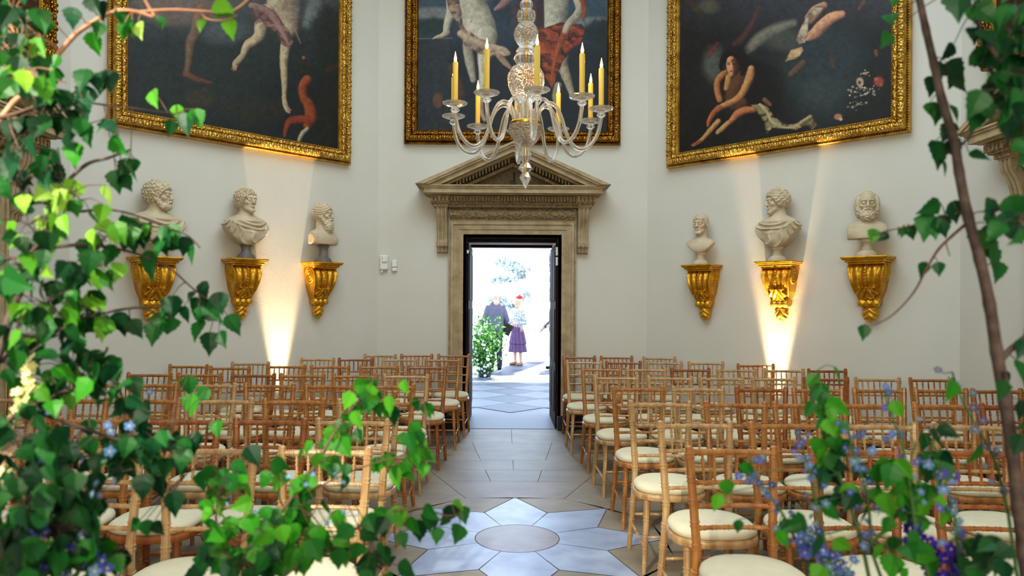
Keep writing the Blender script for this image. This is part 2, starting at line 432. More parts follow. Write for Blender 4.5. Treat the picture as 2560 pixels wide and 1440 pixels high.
# ================================================================== DOORCASES
def doorcase(label):
    root = empty('doorcase', None, label, 'doorcase')
    # architrave
    b = MB(); W, w, H, h = .766, .553, 2.50, 2.307
    steps = [(W, w, .05), (W-.03, w, .075), (W-.03, W-.06, .09), (W-.10, w, .06), (W-.105, W-.12, .085), (w+.035, w, .075)]
    for (o_, i_, p) in steps:
        zo = h+(o_-w); zi = h+(i_-w)
        for s_ in (-1, 1):
            x0, x1 = sorted((s_*i_, s_*o_)); b.box(x0, x1, -p, 0, .17, zi)
        b.box(-o_, o_, -p, 0, zi, zo)
    b.build('architrave', M['stone'], root)
    b = MB()
    for s_ in (-1, 1):
        x0, x1 = sorted((s_*(w-.0), s_*(W+.01))); b.box(x0, x1, -.1, 0, 0, .175, bev=.006)
        b.build('plinth_block', M['plinth'], root); b = MB()
    # frieze (pulvinated)
    prof = [(0, 2.52), (-.06, 2.52)]+[(-.06-.05*math.sin(math.pi*i/8), 2.525+.13*i/8) for i in range(9)]+[(-.06, 2.665), (0, 2.665)]
    b = MB(); b.prismx(prof, -W+.02, W-.02); o = b.build('frieze', M['stone_carved'], root)
    # bed mould with dentils
    b = MB()
    b.box(-W-.1, W+.1, -.13, 0, 2.66, 2.69); b.box(-W-.13, W+.13, -.17, 0, 2.69, 2.72)
    n = 48
    for i in range(n):
        x = -W-.12+(2*W+.24)*(i+.15)/n; b.box(x, x+(2*W+.24)/n*.62, -.215, -.1, 2.72, 2.775)
    n2 = 70
    for i in range(n2):
        x = -W-.12+(2*W+.24)*(i+.5)/n2; b.ball(Vector((x, -.175, 2.703)), .011, 6)
    b.box(-W-.13, W+.13, -.17, 0, 2.72, 2.79)
    for s_ in (-1, 1):
        x0, x1 = sorted((s_*(W-.02), s_*(W+.2))); b.box(x0, x1, -.22, 0, 2.70, 2.79); 
        x0, x1 = sorted((s_*(W+.0), s_*(W+.17))); b.box(x0, x1, -.19, 0, 2.66, 2.70)
        for i in range(5):
            x = s_*(W+.2-.045*i); x0, x1 = sorted((x, x-s_*.026)); b.box(x0, x1, -.25, -.2, 2.715, 2.775)
    b.build('dentil_band', M['stone_carved'], root)
    # horizontal cornice
    b = MB(); hw = 1.04
    for (p, z0, z1, e) in ((.27, 2.79, 2.80, -.03), (.33, 2.80, 2.855, 0), (.345, 2.855, 2.875, .02), (.36, 2.875, 2.89, .045)):
        b.box(-hw-e, hw+e, -p, 0, z0, z1)
    b.build('cornice', M['stone'], root)
    # raking cornices
    tipx, tipz, apz = 1.11, 2.885, 3.39
    sl = (apz-tipz)/tipx
    b = MB()
    def rake(t0, t1, p, e=0.):      # band between vertical offsets below the top edge
        for s_ in (-1, 1):
            pts = [(s_*(tipx+e), tipz-t0-e*sl), (0, apz-t0), (0, apz-t1), (s_*(tipx+e-(0 if t1 < .06 else 0)), tipz-t1-e*sl)]
            pts = [(x, max(z, 2.885-.0)) if False else (x, z) for x, z in pts]
            # cut where it would pass under the cornice top
            if t1 > .01:
                zc = 2.892; xs = (apz-t1-zc)/sl; xt = (apz-t0-zc)/sl
                pts = [(s_*min(tipx+e, xt) if t0 > 0 else s_*(tipx+e), zc if xt < tipx+e else tipz-t0-e*sl), (0, apz-t0), (0, apz-t1), (s_*xs, zc)]
            b.prism(pts if s_ < 0 else pts[::-1], -p, 0)
    rake(0, .03, .40, .02); rake(.028, .055, .385); rake(.05, .115, .35); rake(.11, .14, .26)
    b.build('raking_cornice', M['stone'], root)
    b = MB()
    n = 22
    for s_ in (-1, 1):
        for i in range(n):
            x = .04+i*.038; z = apz-.14-sl*x
            if z-.05 < 2.9: continue
            x0, x1 = sorted((s_*x, s_*(x+.022))); b.prism([(x0, z-sl*0-.055), (x1, z-.055), (x1, z+.02), (x0, z+.02)], -.2, -.06)
    for s_ in (-1, 1):
        xs = (apz-.26-2.892)/sl
        b.prism([(0, apz-.2), (0, apz-.24), (s_*(apz-.24-2.892)/sl, 2.892), (s_*(apz-.2-2.892)/sl, 2.892)], -.12, 0)
    b.build('tympanum_dentils', M['stone_carved'], root)
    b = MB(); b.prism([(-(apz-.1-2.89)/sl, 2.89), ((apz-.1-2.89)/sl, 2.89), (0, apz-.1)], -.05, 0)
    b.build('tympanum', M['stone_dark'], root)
    # side consoles
    for s_ in (-1, 1):
        b = MB(); x0, x1 = sorted((s_*.778, s_*.905))
        prof = [(0, 2.66), (-.15, 2.66), (-.16, 2.62), (-.15, 2.56), (-.11, 2.5), (-.08, 2.42), (-.065, 2.33), (-.07, 2.27), (-.105, 2.24), (-.105, 2.2), (-.07, 2.18), (-.055, 2.13), (-.02, 2.115), (0, 2.115)]
        b.prismx(prof[::-1], x0, x1)
        cx = (x0+x1)/2
        for dx in (-.045, 0, .045):
            b.tube([(cx+dx, y-.004, z) for y, z in prof[1:12]], .014, 6)
        for dx in (-.07, .07):
            for (cy, cz, r) in ((-.1, 2.6, .045), (-.07, 2.215, .028)):
                b.tube([(cx+dx*.85, cy, cz), (cx+dx*.95, cy, cz)], r, 14)
        b.box(x0-.01, x1+.01, -.17, 0, 2.645, 2.665)
        b.build('console_bracket', M['stone_carved'] if False else M['stone'], root, smooth=True)
    return root
dc = doorcase('weathered stone pedimented doorcase around the open doorway in the middle wall'); dc.matrix_world = wallM(0)
cm = cmap()
for a, l in ((-90, 'stone pedimented doorcase on the right side wall, mostly behind leaves'), (90, 'stone pedimented doorcase on the left side wall, glimpsed through birch leaves')):
    o = copy_tree(dc, cm); o.matrix_world = wallM(a); o['label'] = l
# closed panelled doors in the side doorcases
for i, (a, nm) in enumerate(((-90, 'door_2'), (90, 'door_3'))):
    b = MB(); b.box(-.553, .553, -.03, 0, 0, 2.307)
    for z0, z1 in ((.25, .8), (.95, 1.5), (1.65, 2.15)):
        for x0, x1 in ((-.46, -.06), (.06, .46)): b.box(x0, x1, -.045, -.02, z0, z1, bev=.01)
    o = b.build(nm, M['doorwood']); o.matrix_world = wallM(a); tag(o, kind='structure')
# middle doorway lining: open leaves folded back against the reveal
for nm, s_ in (('door_1', -1), ('door_4', 1)):
    b = MB(); x0, x1 = sorted((s_*.528, s_*.552)); b.box(x0, x1, 8.57, 9.62, .006, 2.25, bev=.004)
    xx = s_*.527
    for y0, y1 in ((8.66, 9.08), (9.14, 9.55)):
        for z0, z1 in ((.2, .7), (.8, 1.45), (1.55, 2.15)):
            q0, q1 = sorted((xx, xx-s_*.008)); b.box(q0, q1, y0, y1, z0, z1, bev=.003)
    o = b.build(nm, M['doorwood']); tag(o, kind='structure')
    b = MB(); q0, q1 = sorted((s_*.526, s_*.551))
    for z0, z1 in (((1.98, 2.08), (2.1, 2.2)) if s_ > 0 else ((2.12, 2.16),)): b.box(q0, q1, 8.555, 8.572, z0, z1)
    b.build('latch_plate', M['white'], o)
b = MB(); b.box(-.552, .552, 8.62, 8.72, 2.262, 2.309); b.box(-.552, .552, 9.6, 9.74, 2.28, 2.309); tag(b.build('trim_1', M['doorwood']), kind='structure')

# ================================================================== PAINTINGS
LAT = rng.random((128, 128)).astype(np.float32)*2-1
def vn(x, y, s, seed=0):
    x = x*s+seed*17.3; y = y*s+seed*9.1; xi = np.floor(x).astype(int); yi = np.floor(y).astype(int); fx, fy = x-xi, y-yi
    fx = fx*fx*(3-2*fx); fy = fy*fy*(3-2*fy); g = lambda a, b_: LAT[a % 128, b_ % 128]
    return (g(xi, yi)*(1-fx)+g(xi+1, yi)*fx)*(1-fy)+(g(xi, yi+1)*(1-fx)+g(xi+1, yi+1)*fx)*fy
def fb(x, y, s, seed=0, o=4):
    return sum(vn(x, y, s*2**i, seed+i)*.55**i for i in range(o))
def sm(d, w): return np.clip(.5-d/w, 0, 1)**2*(3-2*np.clip(.5-d/w, 0, 1))
class Paint:
    def __init__(s, X, Y, bg):
        s.X, s.Y = X, Y; s.c = np.tile(np.array(lin(bg)), (len(X), 1))
        s.n1 = fb(X, Y, .007, 3); s.n2 = fb(X, Y, .028, 9); s.n3 = fb(X, Y, .11, 4, 3)
    def lay(s, a, col):
        s.c = s.c*(1-a[:, None])+np.array(col)[None, :]*a[:, None] if np.ndim(col) == 1 else s.c*(1-a[:, None])+col*a[:, None]
    def blob(s, x, y, rx, ry, col, op=1, soft=.6, rot=0):
        c, q = math.cos(R(rot)), math.sin(R(rot)); dx, dy = s.X-x, s.Y-y
        u, v = (dx*c+dy*q)/rx, (-dx*q+dy*c)/ry
        d = np.sqrt(u*u+v*v)-1+s.n2*.16+s.n1*.12+s.n3*.04
        s.lay(sm(d, soft)*op, lin(col))
    def limb(s, pts, col, dark, light=(-.55, -.5), soft=3., op=1):
        P = [tuple(map(float, p)) for p in pts]; Q = []
        for k in range(len(P)-1):
            p0, p1, p2, p3 = P[max(k-1, 0)], P[k], P[k+1], P[min(k+2, len(P)-1)]
            for q in range(4):
                t = q/4; Q.append(tuple(.5*((2*p1[m])+(p2[m]-p0[m])*t+(2*p0[m]-5*p1[m]+4*p2[m]-p3[m])*t*t+(3*p1[m]-p0[m]-3*p2[m]+p3[m])*t**3) for m in range(3)))
        Q.append(P[-1])
        bx = (min(p[0] for p in P)-70, max(p[0] for p in P)+70, min(p[1] for p in P)-70, max(p[1] for p in P)+70)
        I_ = np.where((s.X > bx[0]) & (s.X < bx[1]) & (s.Y > bx[2]) & (s.Y < bx[3]))[0]
        if not len(I_): return
        X, Y = s.X[I_], s.Y[I_]; D = np.full(len(I_), 1e9); EX = np.zeros(len(I_)); EY = np.zeros(len(I_)); RR = np.ones(len(I_))
        for (x0, y0, r0), (x1, y1, r1) in zip(Q[:-1], Q[1:]):
            ab = (x1-x0, y1-y0); L2 = ab[0]**2+ab[1]**2+1e-6
            t = np.clip(((X-x0)*ab[0]+(Y-y0)*ab[1])/L2, 0, 1)
            ex, ey = X-x0-ab[0]*t, Y-y0-ab[1]*t; rr = r0+(r1-r0)*t; d = np.hypot(ex, ey)-rr; m = d < D
            D[m] = d[m]; EX[m] = ex[m]; EY[m] = ey[m]; RR[m] = rr[m]
        D = D+s.n3[I_]*.8+s.n2[I_]*.8
        sh = np.clip(.60+.62*(EX*light[0]+EY*light[1])/RR-.25*(1-np.clip(-D/RR, 0, 1))**3+s.n3[I_]*.03, 0, 1)
        a = np.zeros(len(s.X)); a[I_] = sm(D, soft)*op*(.4+.6*np.clip(sh*1.7, 0, 1))
        full = np.zeros(len(s.X)); full[I_] = sh; full = full[:, None]
        s.lay(a, np.array(lin(dark))*(1-full)+np.array(lin(col))*full)
    def poly(s, pts, col, dark, ang=60, freq=.25, soft=3., op=1):
        n = len(pts); d = np.full(len(s.X), 1e9); ins = np.zeros(len(s.X), bool)
        for i in range(n):
            (x0, y0), (x1, y1) = pts[i], pts[(i+1) % n]
            ex, ey = x1-x0, y1-y0; t = np.clip(((s.X-x0)*ex+(s.Y-y0)*ey)/(ex*ex+ey*ey), 0, 1)
            d = np.minimum(d, np.hypot(s.X-x0-ex*t, s.Y-y0-ey*t))
            cnd = ((y0 <= s.Y) & (s.Y < y1)) | ((y1 <= s.Y) & (s.Y < y0))
            xi = x0+(s.Y-y0)/(y1-y0+1e-9)*ex
            ins ^= cnd & (s.X < xi)
        d = np.where(ins, -d, d)+s.n2*2
        a = R(ang); ph = (s.X*math.cos(a)+s.Y*math.sin(a))*freq*.6+s.n1*4.2+s.n2*1.8+fb(s.X, s.Y, .02, 21)*3
        f = np.clip(.48+.30*np.sin(ph)+.14*np.sin(ph*2.3+1+s.n2)+s.n3*.10-np.clip(d+6, 0, 6)*.06, 0, 1)[:, None]
        s.lay(sm(d, soft)*op, np.array(lin(dark))*(1-f)+np.array(lin(col))*f)
def painting(ang, u0, u1, z0, z1, fw, painter, label, dark=False, res=.006):
    root = empty('painting', wallM(ang), label, 'painting')
    cu0, cu1, cz0, cz1 = u0+fw-.01, u1-fw+.01, z0+fw-.01, z1-fw+.01
    nu, nv = int((cu1-cu0)/res), int((cz1-cz0)/res)
    us = np.linspace(cu0, cu1, nu+1); zs = np.linspace(cz0, cz1, nv+1)
    UU, ZZ = np.meshgrid(us, zs, indexing='ij')
    V = np.stack([UU.ravel(), np.full(UU.size, -.04), ZZ.ravel()], 1)
    W = wallM(ang); W3 = np.array(W.to_3x3()); wo = np.array(W.translation)
    P = V @ W3.T+wo
    px, py = proj(P[:, 0], P[:, 1], P[:, 2])
    i, j = np.meshgrid(np.arange(nu), np.arange(nv), indexing='ij'); a = (i*(nv+1)+j).ravel()
    Q = np.stack([a, a+nv+1, a+nv+2, a+1], 1)
    p = painter(px, py)
    g = 1+.16*p.n3+.13*vn(px, py, .5, 12)+.09*p.n2; p.c = p.c*g[:, None]*np.array([1.0, .97, .9])[None, :]
    me = mesh_np('canvas', V, Q, M['canvas'])
    ca = me.color_attributes.new('Col', 'FLOAT_COLOR', 'POINT')
    col = np.ones((len(V), 4), np.float32); col[:, :3] = np.clip(p.c, 0, 1); ca.data.foreach_set('color', col.ravel())
    link('canvas', me, root)
    # mitred frame : sweep of a profile round the rectangle (t across the frame 0 outer..1 inner, depth)
    prof = [(0, 0), (0, .05), (.05, .065), (.10, .055), (.14, .05), (.17, .085), (.25, .115), (.40, .125), (.52, .11), (.57, .08), (.60, .075), (.64, .095), (.80, .085), (.83, .06), (.86, .06), (.90, .07), (.95, .06), (1, .045), (1, .02)]
    b = MB()
    rects = []
    for t, d in prof:
        o = t*fw; rects.append([(u0+o, -d, z0+o), (u1-o, -d, z0+o), (u1-o, -d, z1-o), (u0+o, -d, z1-o)])
    b.add([v for r in rects for v in r], [])
    n = len(prof)
    for k in range(n-1):
        b.m = 0 if 5 <= k <= 8 or 10 <= k <= 12 else 1
        for q in range(4):
            b.f.append((k*4+q, k*4+(q+1) % 4, (k+1)*4+(q+1) % 4, (k+1)*4+q)); b.mi.append(b.m)
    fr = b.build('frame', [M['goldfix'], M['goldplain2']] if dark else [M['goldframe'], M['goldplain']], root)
    # carved running ornament
    b = MB()
    def run(t, d, pitch, rad, sc, alt=0):
        o = t*fw
        for (x0, za, x1, zb) in ((u0+o, z0+o, u1-o, z0+o), (u0+o, z0+o, u0+o, z1-o), (u1-o, z0+o, u1-o, z1-o), (u0+o, z1-o, u1-o, z1-o)):
            Ln = math.hypot(x1-x0, zb-za); m = int(Ln/pitch); hz = abs(x1-x0) > .1
            for i in range(m):
                f = (i+.5)/m; r = rad*(1 if not alt or i % 3 else .55)
                s3 = (sc[0], 1, sc[1]) if hz else (sc[1], 1, sc[0])
                b.ball(Vector((x0+(x1-x0)*f, -d, za+(zb-za)*f)), r, 6, (s3[0], .6, s3[2]))
    run(.72, .088, .085, .024, (1.0, .8)); run(.72, .088, .0425, .012, (.5, 1.4))
    run(.36, .118, .05, .024, (.8, 1.3), 1); run(.28, .108, .031, .013, (1, 1)); run(.46, .118, .031, .013, (1, 1))
    run(.07, .062, .024, .009, (1, 1)); run(.92, .064, .022, .007, (1, 1))
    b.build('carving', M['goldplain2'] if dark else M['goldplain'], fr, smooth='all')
    return root

def paint_left(X, Y):
    p = Paint(X, Y, (38, 44, 44)); SK, SD = (206, 186, 156), (78, 62, 52)
    p.lay(np.clip(.5+p.n1*.5, 0, 1)*.6, lin((48, 56, 52))); p.lay(np.clip((110-Y)/150, 0, 1)*.75, lin((96, 100, 102)))
    p.lay(np.clip(p.n2*.6, 0, 1)*.25, lin((26, 32, 34))); p.lay(np.clip((X-760)/90, 0, 1)*np.clip((Y-140)/120, 0, 1)*.7, lin((46, 34, 28)))
    p.blob(450, 10, 120, 50, (118, 100, 92), .8); p.blob(560, 80, 60, 30, (92, 100, 104), .5, .9); p.blob(770, 30, 40, 40, (128, 134, 136), .6); p.blob(820, 70, 44, 60, (44, 46, 42), .9); p.blob(500, 245, 40, 26, (78, 66, 42), .5); p.blob(640, 275, 80, 20, (58, 52, 38), .5, 1)
    p.limb([(505, 30, 20), (492, 78, 15), (478, 105, 13), (474, 140, 10), (470, 168, 8), (467, 186, 8)], (146, 112, 88), (62, 50, 42), soft=9, op=.8)
    p.limb([(466, 184, 9), (486, 196, 8), (515, 205, 5), (528, 207, 3)], (132, 80, 60), (64, 42, 34), soft=7, op=.8)
    # torso leaning in from the top
    p.limb([(745, -40, 30), (720, -12, 34), (705, 10, 38), (716, 38, 32), (724, 70, 24)], (186, 170, 146), (104, 84, 70), soft=6)
    p.limb([(762, -30, 12), (758, 20, 10), (750, 60, 7)], (70, 66, 62), (40, 38, 38), soft=8, op=.8)
    # bent leg
    p.limb([(668, 30, 20), (654, 62, 17), (650, 88, 15), (634, 104, 13), (620, 112, 12), (612, 128, 9), (606, 142, 7)], SK, SD, soft=4)
    p.limb([(606, 140, 8), (598, 150, 9), (589, 160, 8), (586, 170, 4)], (196, 172, 144), SD, soft=3)
    for k, (x, y) in enumerate(((580, 172), (584, 176), (589, 176))): p.limb([(590+k, 166, 3), (x, y, 2)], (190, 140, 118), (110, 66, 54), soft=2)
    # straight leg
    p.limb([(716, 100, 14), (712, 135, 12), (710, 160, 10), (711, 190, 9), (712, 215, 7), (711, 245, 5)], SK, SD, soft=4)
    p.limb([(711, 243, 6), (714, 262, 7), (719, 276, 5), (724, 282, 2)], (208, 190, 160), SD, soft=3); p.limb([(716, 266, 3), (727, 276, 2)], (190, 150, 130), SD, soft=2)
    p.poly([(624, 5), (660, 12), (690, 30), (705, 55), (724, 75), (735, 104), (726, 122), (700, 110), (690, 84), (668, 70), (655, 54), (640, 60), (632, 34)], (158, 122, 116), (84, 60, 58), 128, .2, soft=5)
    p.limb([(628, 14, 7), (665, 26, 8), (690, 52, 8), (708, 84, 6), (722, 112, 3)], (172, 138, 130), (96, 70, 66), soft=5)
    p.limb([(735, 60, 3), (744, 90, 2), (752, 108, 1)], (150, 130, 120), (90, 70, 66), soft=4)
    # crouching figure in the corner
    p.blob(760, 165, 20, 26, (44, 44, 38), .9); p.blob(759, 144, 5, 5, (150, 96, 74), .8); p.limb([(768, 200, 12), (758, 218, 12), (760, 245, 10), (772, 262, 13), (778, 290, 16), (770, 312, 12)], (170, 92, 54), (70, 36, 26), soft=6)
    p.limb([(780, 300, 13), (750, 300, 11), (726, 304, 9), (716, 322, 6), (712, 340, 4)], (156, 76, 52), (70, 34, 26), soft=6)
    p.limb([(768, 322, 5), (756, 334, 6), (748, 350, 5)], (188, 176, 150), (104, 96, 78), soft=4); p.limb([(820, 175, 8), (845, 165, 6)], (86, 52, 42), (56, 36, 32), op=.6, soft=8)
    return p
def paint_mid(X, Y):
    p = Paint(X, Y, (32, 38, 46)); SK, SD = (216, 210, 192), (104, 92, 80)
    p.lay(np.clip((130-Y)/150, 0, 1)*.8, lin((76, 98, 118))); p.lay(np.clip(p.n1*.6, 0, 1)*.35, lin((28, 28, 32)))
    p.blob(1085, 34, 60, 16, (150, 150, 150), .6, .9); p.blob(1480, 55, 50, 14, (146, 150, 154), .6, .9)
    p.blob(1080, 66, 44, 22, (36, 56, 50), .95); p.blob(1500, 80, 40, 34, (30, 42, 44), .95); p.blob(1330, 40, 60, 50, (84, 52, 52), .8); p.blob(1250, 60, 30, 80, (44, 56, 72), .8)
    p.poly([(1040, 96), (1125, 95), (1125, 330), (1040, 330)], (50, 54, 60), (42, 46, 52), 0, .02, op=.85); p.limb([(1044, 97, 1.5), (1130, 96, 1.5)], (110, 120, 122), (80, 90, 92), soft=2)
    p.limb([(1128, 168, 8), (1142, 200, 12), (1152, 240, 14)], (104, 66, 42), (54, 38, 30), op=.8, soft=8); p.blob(1094, 250, 12, 18, (120, 84, 52), .6)
    # figure draped in cream: arm, torso, legs
    p.limb([(1130, 0, 15), (1128, 30, 12), (1120, 55, 10), (1116, 78, 8)], SK, SD, soft=3); p.limb([(1117, 82, 8), (1104, 90, 6), (1090, 93, 4), (1083, 97, 2)], (214, 196, 172), SD, soft=2)
    p.limb([(1186, -20, 38), (1184, 10, 34), (1192, 40, 37), (1200, 68, 40), (1212, 92, 32)], SK, (124, 112, 100), soft=4)
    p.limb([(1168, 112, 11), (1172, 140, 13), (1178, 170, 11), (1184, 200, 8)], (186, 178, 160), (84, 74, 66), soft=4)
    p.limb([(1218, 90, 26), (1216, 124, 22), (1208, 156, 14), (1210, 190, 13), (1208, 225, 11), (1202, 252, 7)], SK, SD, soft=4); p.limb([(1202, 256, 8), (1206, 285, 6), (1212, 300, 5)], (190, 160, 136), SD, soft=3)
    p.blob(1178, 54, 3, 2, (120, 92, 80), .7, .8)
    p.poly([(1115, -5), (1140, 0), (1152, 28), (1150, 52), (1164, 72), (1196, 92), (1232, 112), (1262, 122), (1276, 134), (1262, 142), (1238, 142), (1196, 134), (1162, 112), (1148, 84), (1146, 56), (1132, 40), (1120, 20)], (196, 170, 150), (112, 86, 76), 42, .32, soft=3)
    p.limb([(1152, 84, 9), (1180, 102, 9), (1220, 116, 9), (1258, 124, 7), (1272, 134, 5)], (206, 186, 162), (130, 104, 90), soft=4); p.limb([(1248, 140, 8), (1262, 156, 8), (1276, 170, 5)], (176, 148, 130), (92, 70, 62), soft=4)
    p.limb([(1270, -5, 12), (1256, 12, 9), (1238, 24, 4)], (176, 140, 138), (104, 76, 78), soft=4)
    # figure draped in russet: torso, arm, legs
    p.limb([(1396, -20, 34), (1392, 10, 32), (1390, 40, 30), (1388, 66, 28)], (208, 204, 188), (112, 102, 92), soft=4); p.limb([(1350, 10, 10), (1352, 60, 10)], (62, 44, 44), (40, 30, 34), op=.8, soft=8)
    p.limb([(1396, 215, 10), (1390, 240, 9), (1392, 262, 6)], (176, 160, 136), (78, 66, 56), soft=4); p.limb([(1408, 140, 14), (1406, 160, 14), (1416, 190, 12), (1424, 215, 9), (1434, 245, 7)], (196, 182, 158), (84, 70, 60), soft=4)
    p.poly([(1342, 74), (1372, 64), (1405, 56), (1425, 62), (1455, 60), (1464, 84), (1452, 110), (1430, 122), (1408, 150), (1394, 188), (1380, 222), (1362, 196), (1352, 150), (1342, 112)], (172, 82, 48), (62, 28, 22), 108, .3, soft=4)
    p.limb([(1420, 66, 6), (1404, 100, 7), (1388, 150, 6), (1380, 200, 4)], (182, 92, 54), (92, 44, 30), soft=4)
    p.limb([(1444, 0, 12), (1450, 22, 11), (1440, 42, 10), (1422, 60, 9), (1414, 78, 8)], (206, 196, 176), (110, 92, 80), soft=3); p.limb([(1454, -4, 8), (1462, 24, 7), (1458, 50, 4)], (168, 92, 58), (86, 44, 32), soft=4)
    return p
def paint_right(X, Y):
    p = Paint(X, Y, (34, 33, 32)); SK, SD = (214, 158, 104), (84, 52, 36)
    p.lay(np.clip(.5+p.n1*.6, 0, 1)*.5, lin((46, 46, 44))); p.lay(np.clip((90-Y)/130, 0, 1)*.75, lin((70, 70, 82)))
    p.blob(2050, 190, 90, 110, (52, 62, 66), .8, .9, -20); p.blob(2080, 130, 80, 60, (48, 58, 64), .7, .9); p.blob(2060, 230, 50, 40, (72, 82, 84), .4, .9)
    p.limb([(1870, 130, 10), (1900, 100, 16), (1940, 75, 14), (1985, 60, 10)], (146, 140, 126), (70, 74, 70), soft=16, op=.85); p.blob(1785, 165, 30, 42, (104, 110, 100), .6, .9); p.blob(1960, 100, 50, 30, (92, 94, 84), .5, .9)
    p.limb([(1838, 112, 8), (1862, 90, 9), (1880, 60, 8), (1900, 20, 7)], (104, 64, 56), (66, 46, 44), op=.6, soft=10); p.limb([(1774, 140, 7), (1786, 122, 5), (1795, 108, 3)], (134, 48, 46), (84, 38, 38), op=.7, soft=6)
    p.limb([(1725, 0, 12), (1745, 30, 8)], (100, 70, 58), (60, 44, 40), op=.6, soft=8); p.blob(1770, 15, 24, 18, (112, 106, 84), .5, .9)
    # sleeping figure: shoulder, sleeve and hand
    p.limb([(2105, 36, 10), (2080, 44, 14), (2058, 62, 15), (2040, 82, 14), (2020, 95, 9)], (222, 170, 136), (140, 92, 72), soft=4); p.limb([(2060, 14, 9), (2040, 28, 14), (2026, 46, 14)], (214, 160, 126), (140, 90, 70), soft=4)
    p.poly([(2062, 14), (2040, 16), (2018, 32), (2004, 66), (1990, 98), (1998, 110), (2014, 108), (2020, 82), (2022, 58), (2034, 44), (2048, 34)], (206, 190, 168), (128, 106, 90), 70, .28, soft=3)
    p.limb([(2062, 20, 2), (2048, 42, 2), (2030, 56, 1.5)], (96, 56, 46), (70, 40, 36), soft=2)
    p.poly([(1962, 155), (1976, 126), (2006, 116), (2009, 128), (1988, 146)], (214, 184, 140), (140, 112, 80), 30, .06, soft=3); p.limb([(1978, 186, 7), (1994, 172, 9), (2008, 158, 8)], (132, 96, 74), (70, 52, 42), op=.7, soft=5); p.limb([(2080, 145, 7), (2085, 165, 6)], (104, 72, 48), (66, 50, 40), op=.6, soft=8)
    # seated figure resting the head on one hand, dark plain robe
    p.blob(1840, 150, 40, 30, (22, 18, 17), 1, .7); p.blob(1880, 180, 50, 34, (24, 20, 18), 1, .7); p.blob(1905, 235, 56, 60, (30, 24, 20), .95, .8); p.blob(1812, 205, 20, 30, (60, 40, 30), .9, .7)
    p.poly([(1798, 200), (1830, 196), (1862, 190), (1872, 228), (1850, 262), (1800, 258)], (66, 44, 32), (34, 24, 20), 60, .2, soft=8)
    p.limb([(1858, 190, 14), (1842, 215, 20), (1836, 250, 22), (1852, 262, 20)], (112, 74, 50), (44, 30, 24), soft=8)
    p.limb([(1822, 192, 8), (1820, 205, 8), (1816, 222, 6)], (206, 160, 96), (90, 58, 38), soft=5)
    # face
    p.limb([(1828, 150, 11), (1829, 164, 13), (1830, 178, 9), (1831, 184, 6)], (216, 162, 118), (120, 72, 54), light=(-.8, -.3), soft=3)
    p.limb([(1836, 152, 8), (1842, 170, 8), (1838, 184, 4)], (92, 54, 42), (60, 36, 32), soft=4, op=.8)
    p.blob(1822, 160, 4.5, 2, (56, 34, 28), .9, .7); p.blob(1821, 156, 6, 1.4, (70, 42, 34), .7, .7); p.blob(1835, 160, 4, 2, (50, 30, 26), .8, .7); p.limb([(1828, 158, 1.5), (1829, 170, 2.6)], (226, 170, 128), (170, 110, 84), soft=2); p.blob(1829, 178, 4, 1.6, (150, 60, 50), .9, .7)
    p.limb([(1808, 150, 7), (1818, 136, 9), (1838, 130, 10), (1856, 142, 10), (1862, 166, 9), (1858, 184, 7)], (34, 26, 22), (18, 15, 14), soft=5); p.limb([(1806, 150, 6), (1804, 168, 5), (1808, 176, 4)], (34, 26, 22), (18, 15, 14), soft=4)
    # supporting arm and hand
    p.limb([(1800, 250, 8), (1794, 228, 8), (1794, 205, 8), (1804, 190, 8), (1814, 182, 6)], (204, 142, 92), SD, soft=4)
    # outer arm
    p.limb([(1878, 172, 9), (1876, 190, 11), (1866, 215, 10), (1852, 240, 9), (1834, 254, 8), (1810, 264, 8), (1796, 272, 7)], SK, SD, soft=4); p.limb([(1798, 270, 8), (1784, 284, 7), (1774, 300, 6), (1770, 314, 4)], (196, 116, 78), (88, 48, 36), soft=3)
    # legs
    p.limb([(1886, 274, 8), (1866, 276, 9), (1846, 284, 10), (1832, 298, 8), (1822, 308, 6)], (206, 136, 92), SD, soft=4); p.limb([(1820, 308, 6), (1806, 322, 7), (1794, 332, 5)], (214, 172, 120), SD, soft=3)
    p.limb([(1796, 304, 7), (1780, 322, 7), (1762, 342, 6), (1750, 354, 5), (1734, 364, 3)], (210, 164, 112), SD, soft=4); p.limb([(1750, 354, 4), (1730, 363, 2)], (176, 100, 76), (90, 50, 40), soft=3)
    # cream cloth
    p.poly([(1876, 262), (1902, 258), (1924, 272), (1936, 292), (1960, 306), (1985, 310), (2010, 296), (2030, 288), (2044, 312), (2030, 322), (2016, 312), (1990, 326), (1960, 322), (1930, 318), (1918, 334), (1908, 300), (1890, 276)], (182, 166, 128), (66, 56, 42), 62, .34, soft=3)
    p.limb([(1900, 262, 4), (1918, 280, 4), (1930, 304, 4), (1954, 318, 3), (1984, 320, 3)], (206, 192, 154), (110, 92, 66), soft=3); p.limb([(1984, 320, 3), (2008, 304, 4), (2026, 292, 4)], (196, 178, 140), (100, 84, 62), soft=3); p.limb([(1912, 250, 6), (1926, 262, 5)], (150, 110, 80), (80, 56, 44), soft=4, op=.8)
    for (cx, cy, n, q) in ((2148, 228, 26, 12), (2180, 230, 16, 9), (2160, 180, 8, 8), (2150, 262, 10, 12), (2132, 270, 6, 6)):
        for _ in range(n):
            x = random.gauss(cx, q); y = random.gauss(cy, q*.8); k = random.random()
            p.blob(x, y, 1.5+2.4*k, 1.2+2*k, random.choice(((176, 166, 146), (120, 122, 112), (214, 204, 184))), .75, .9)
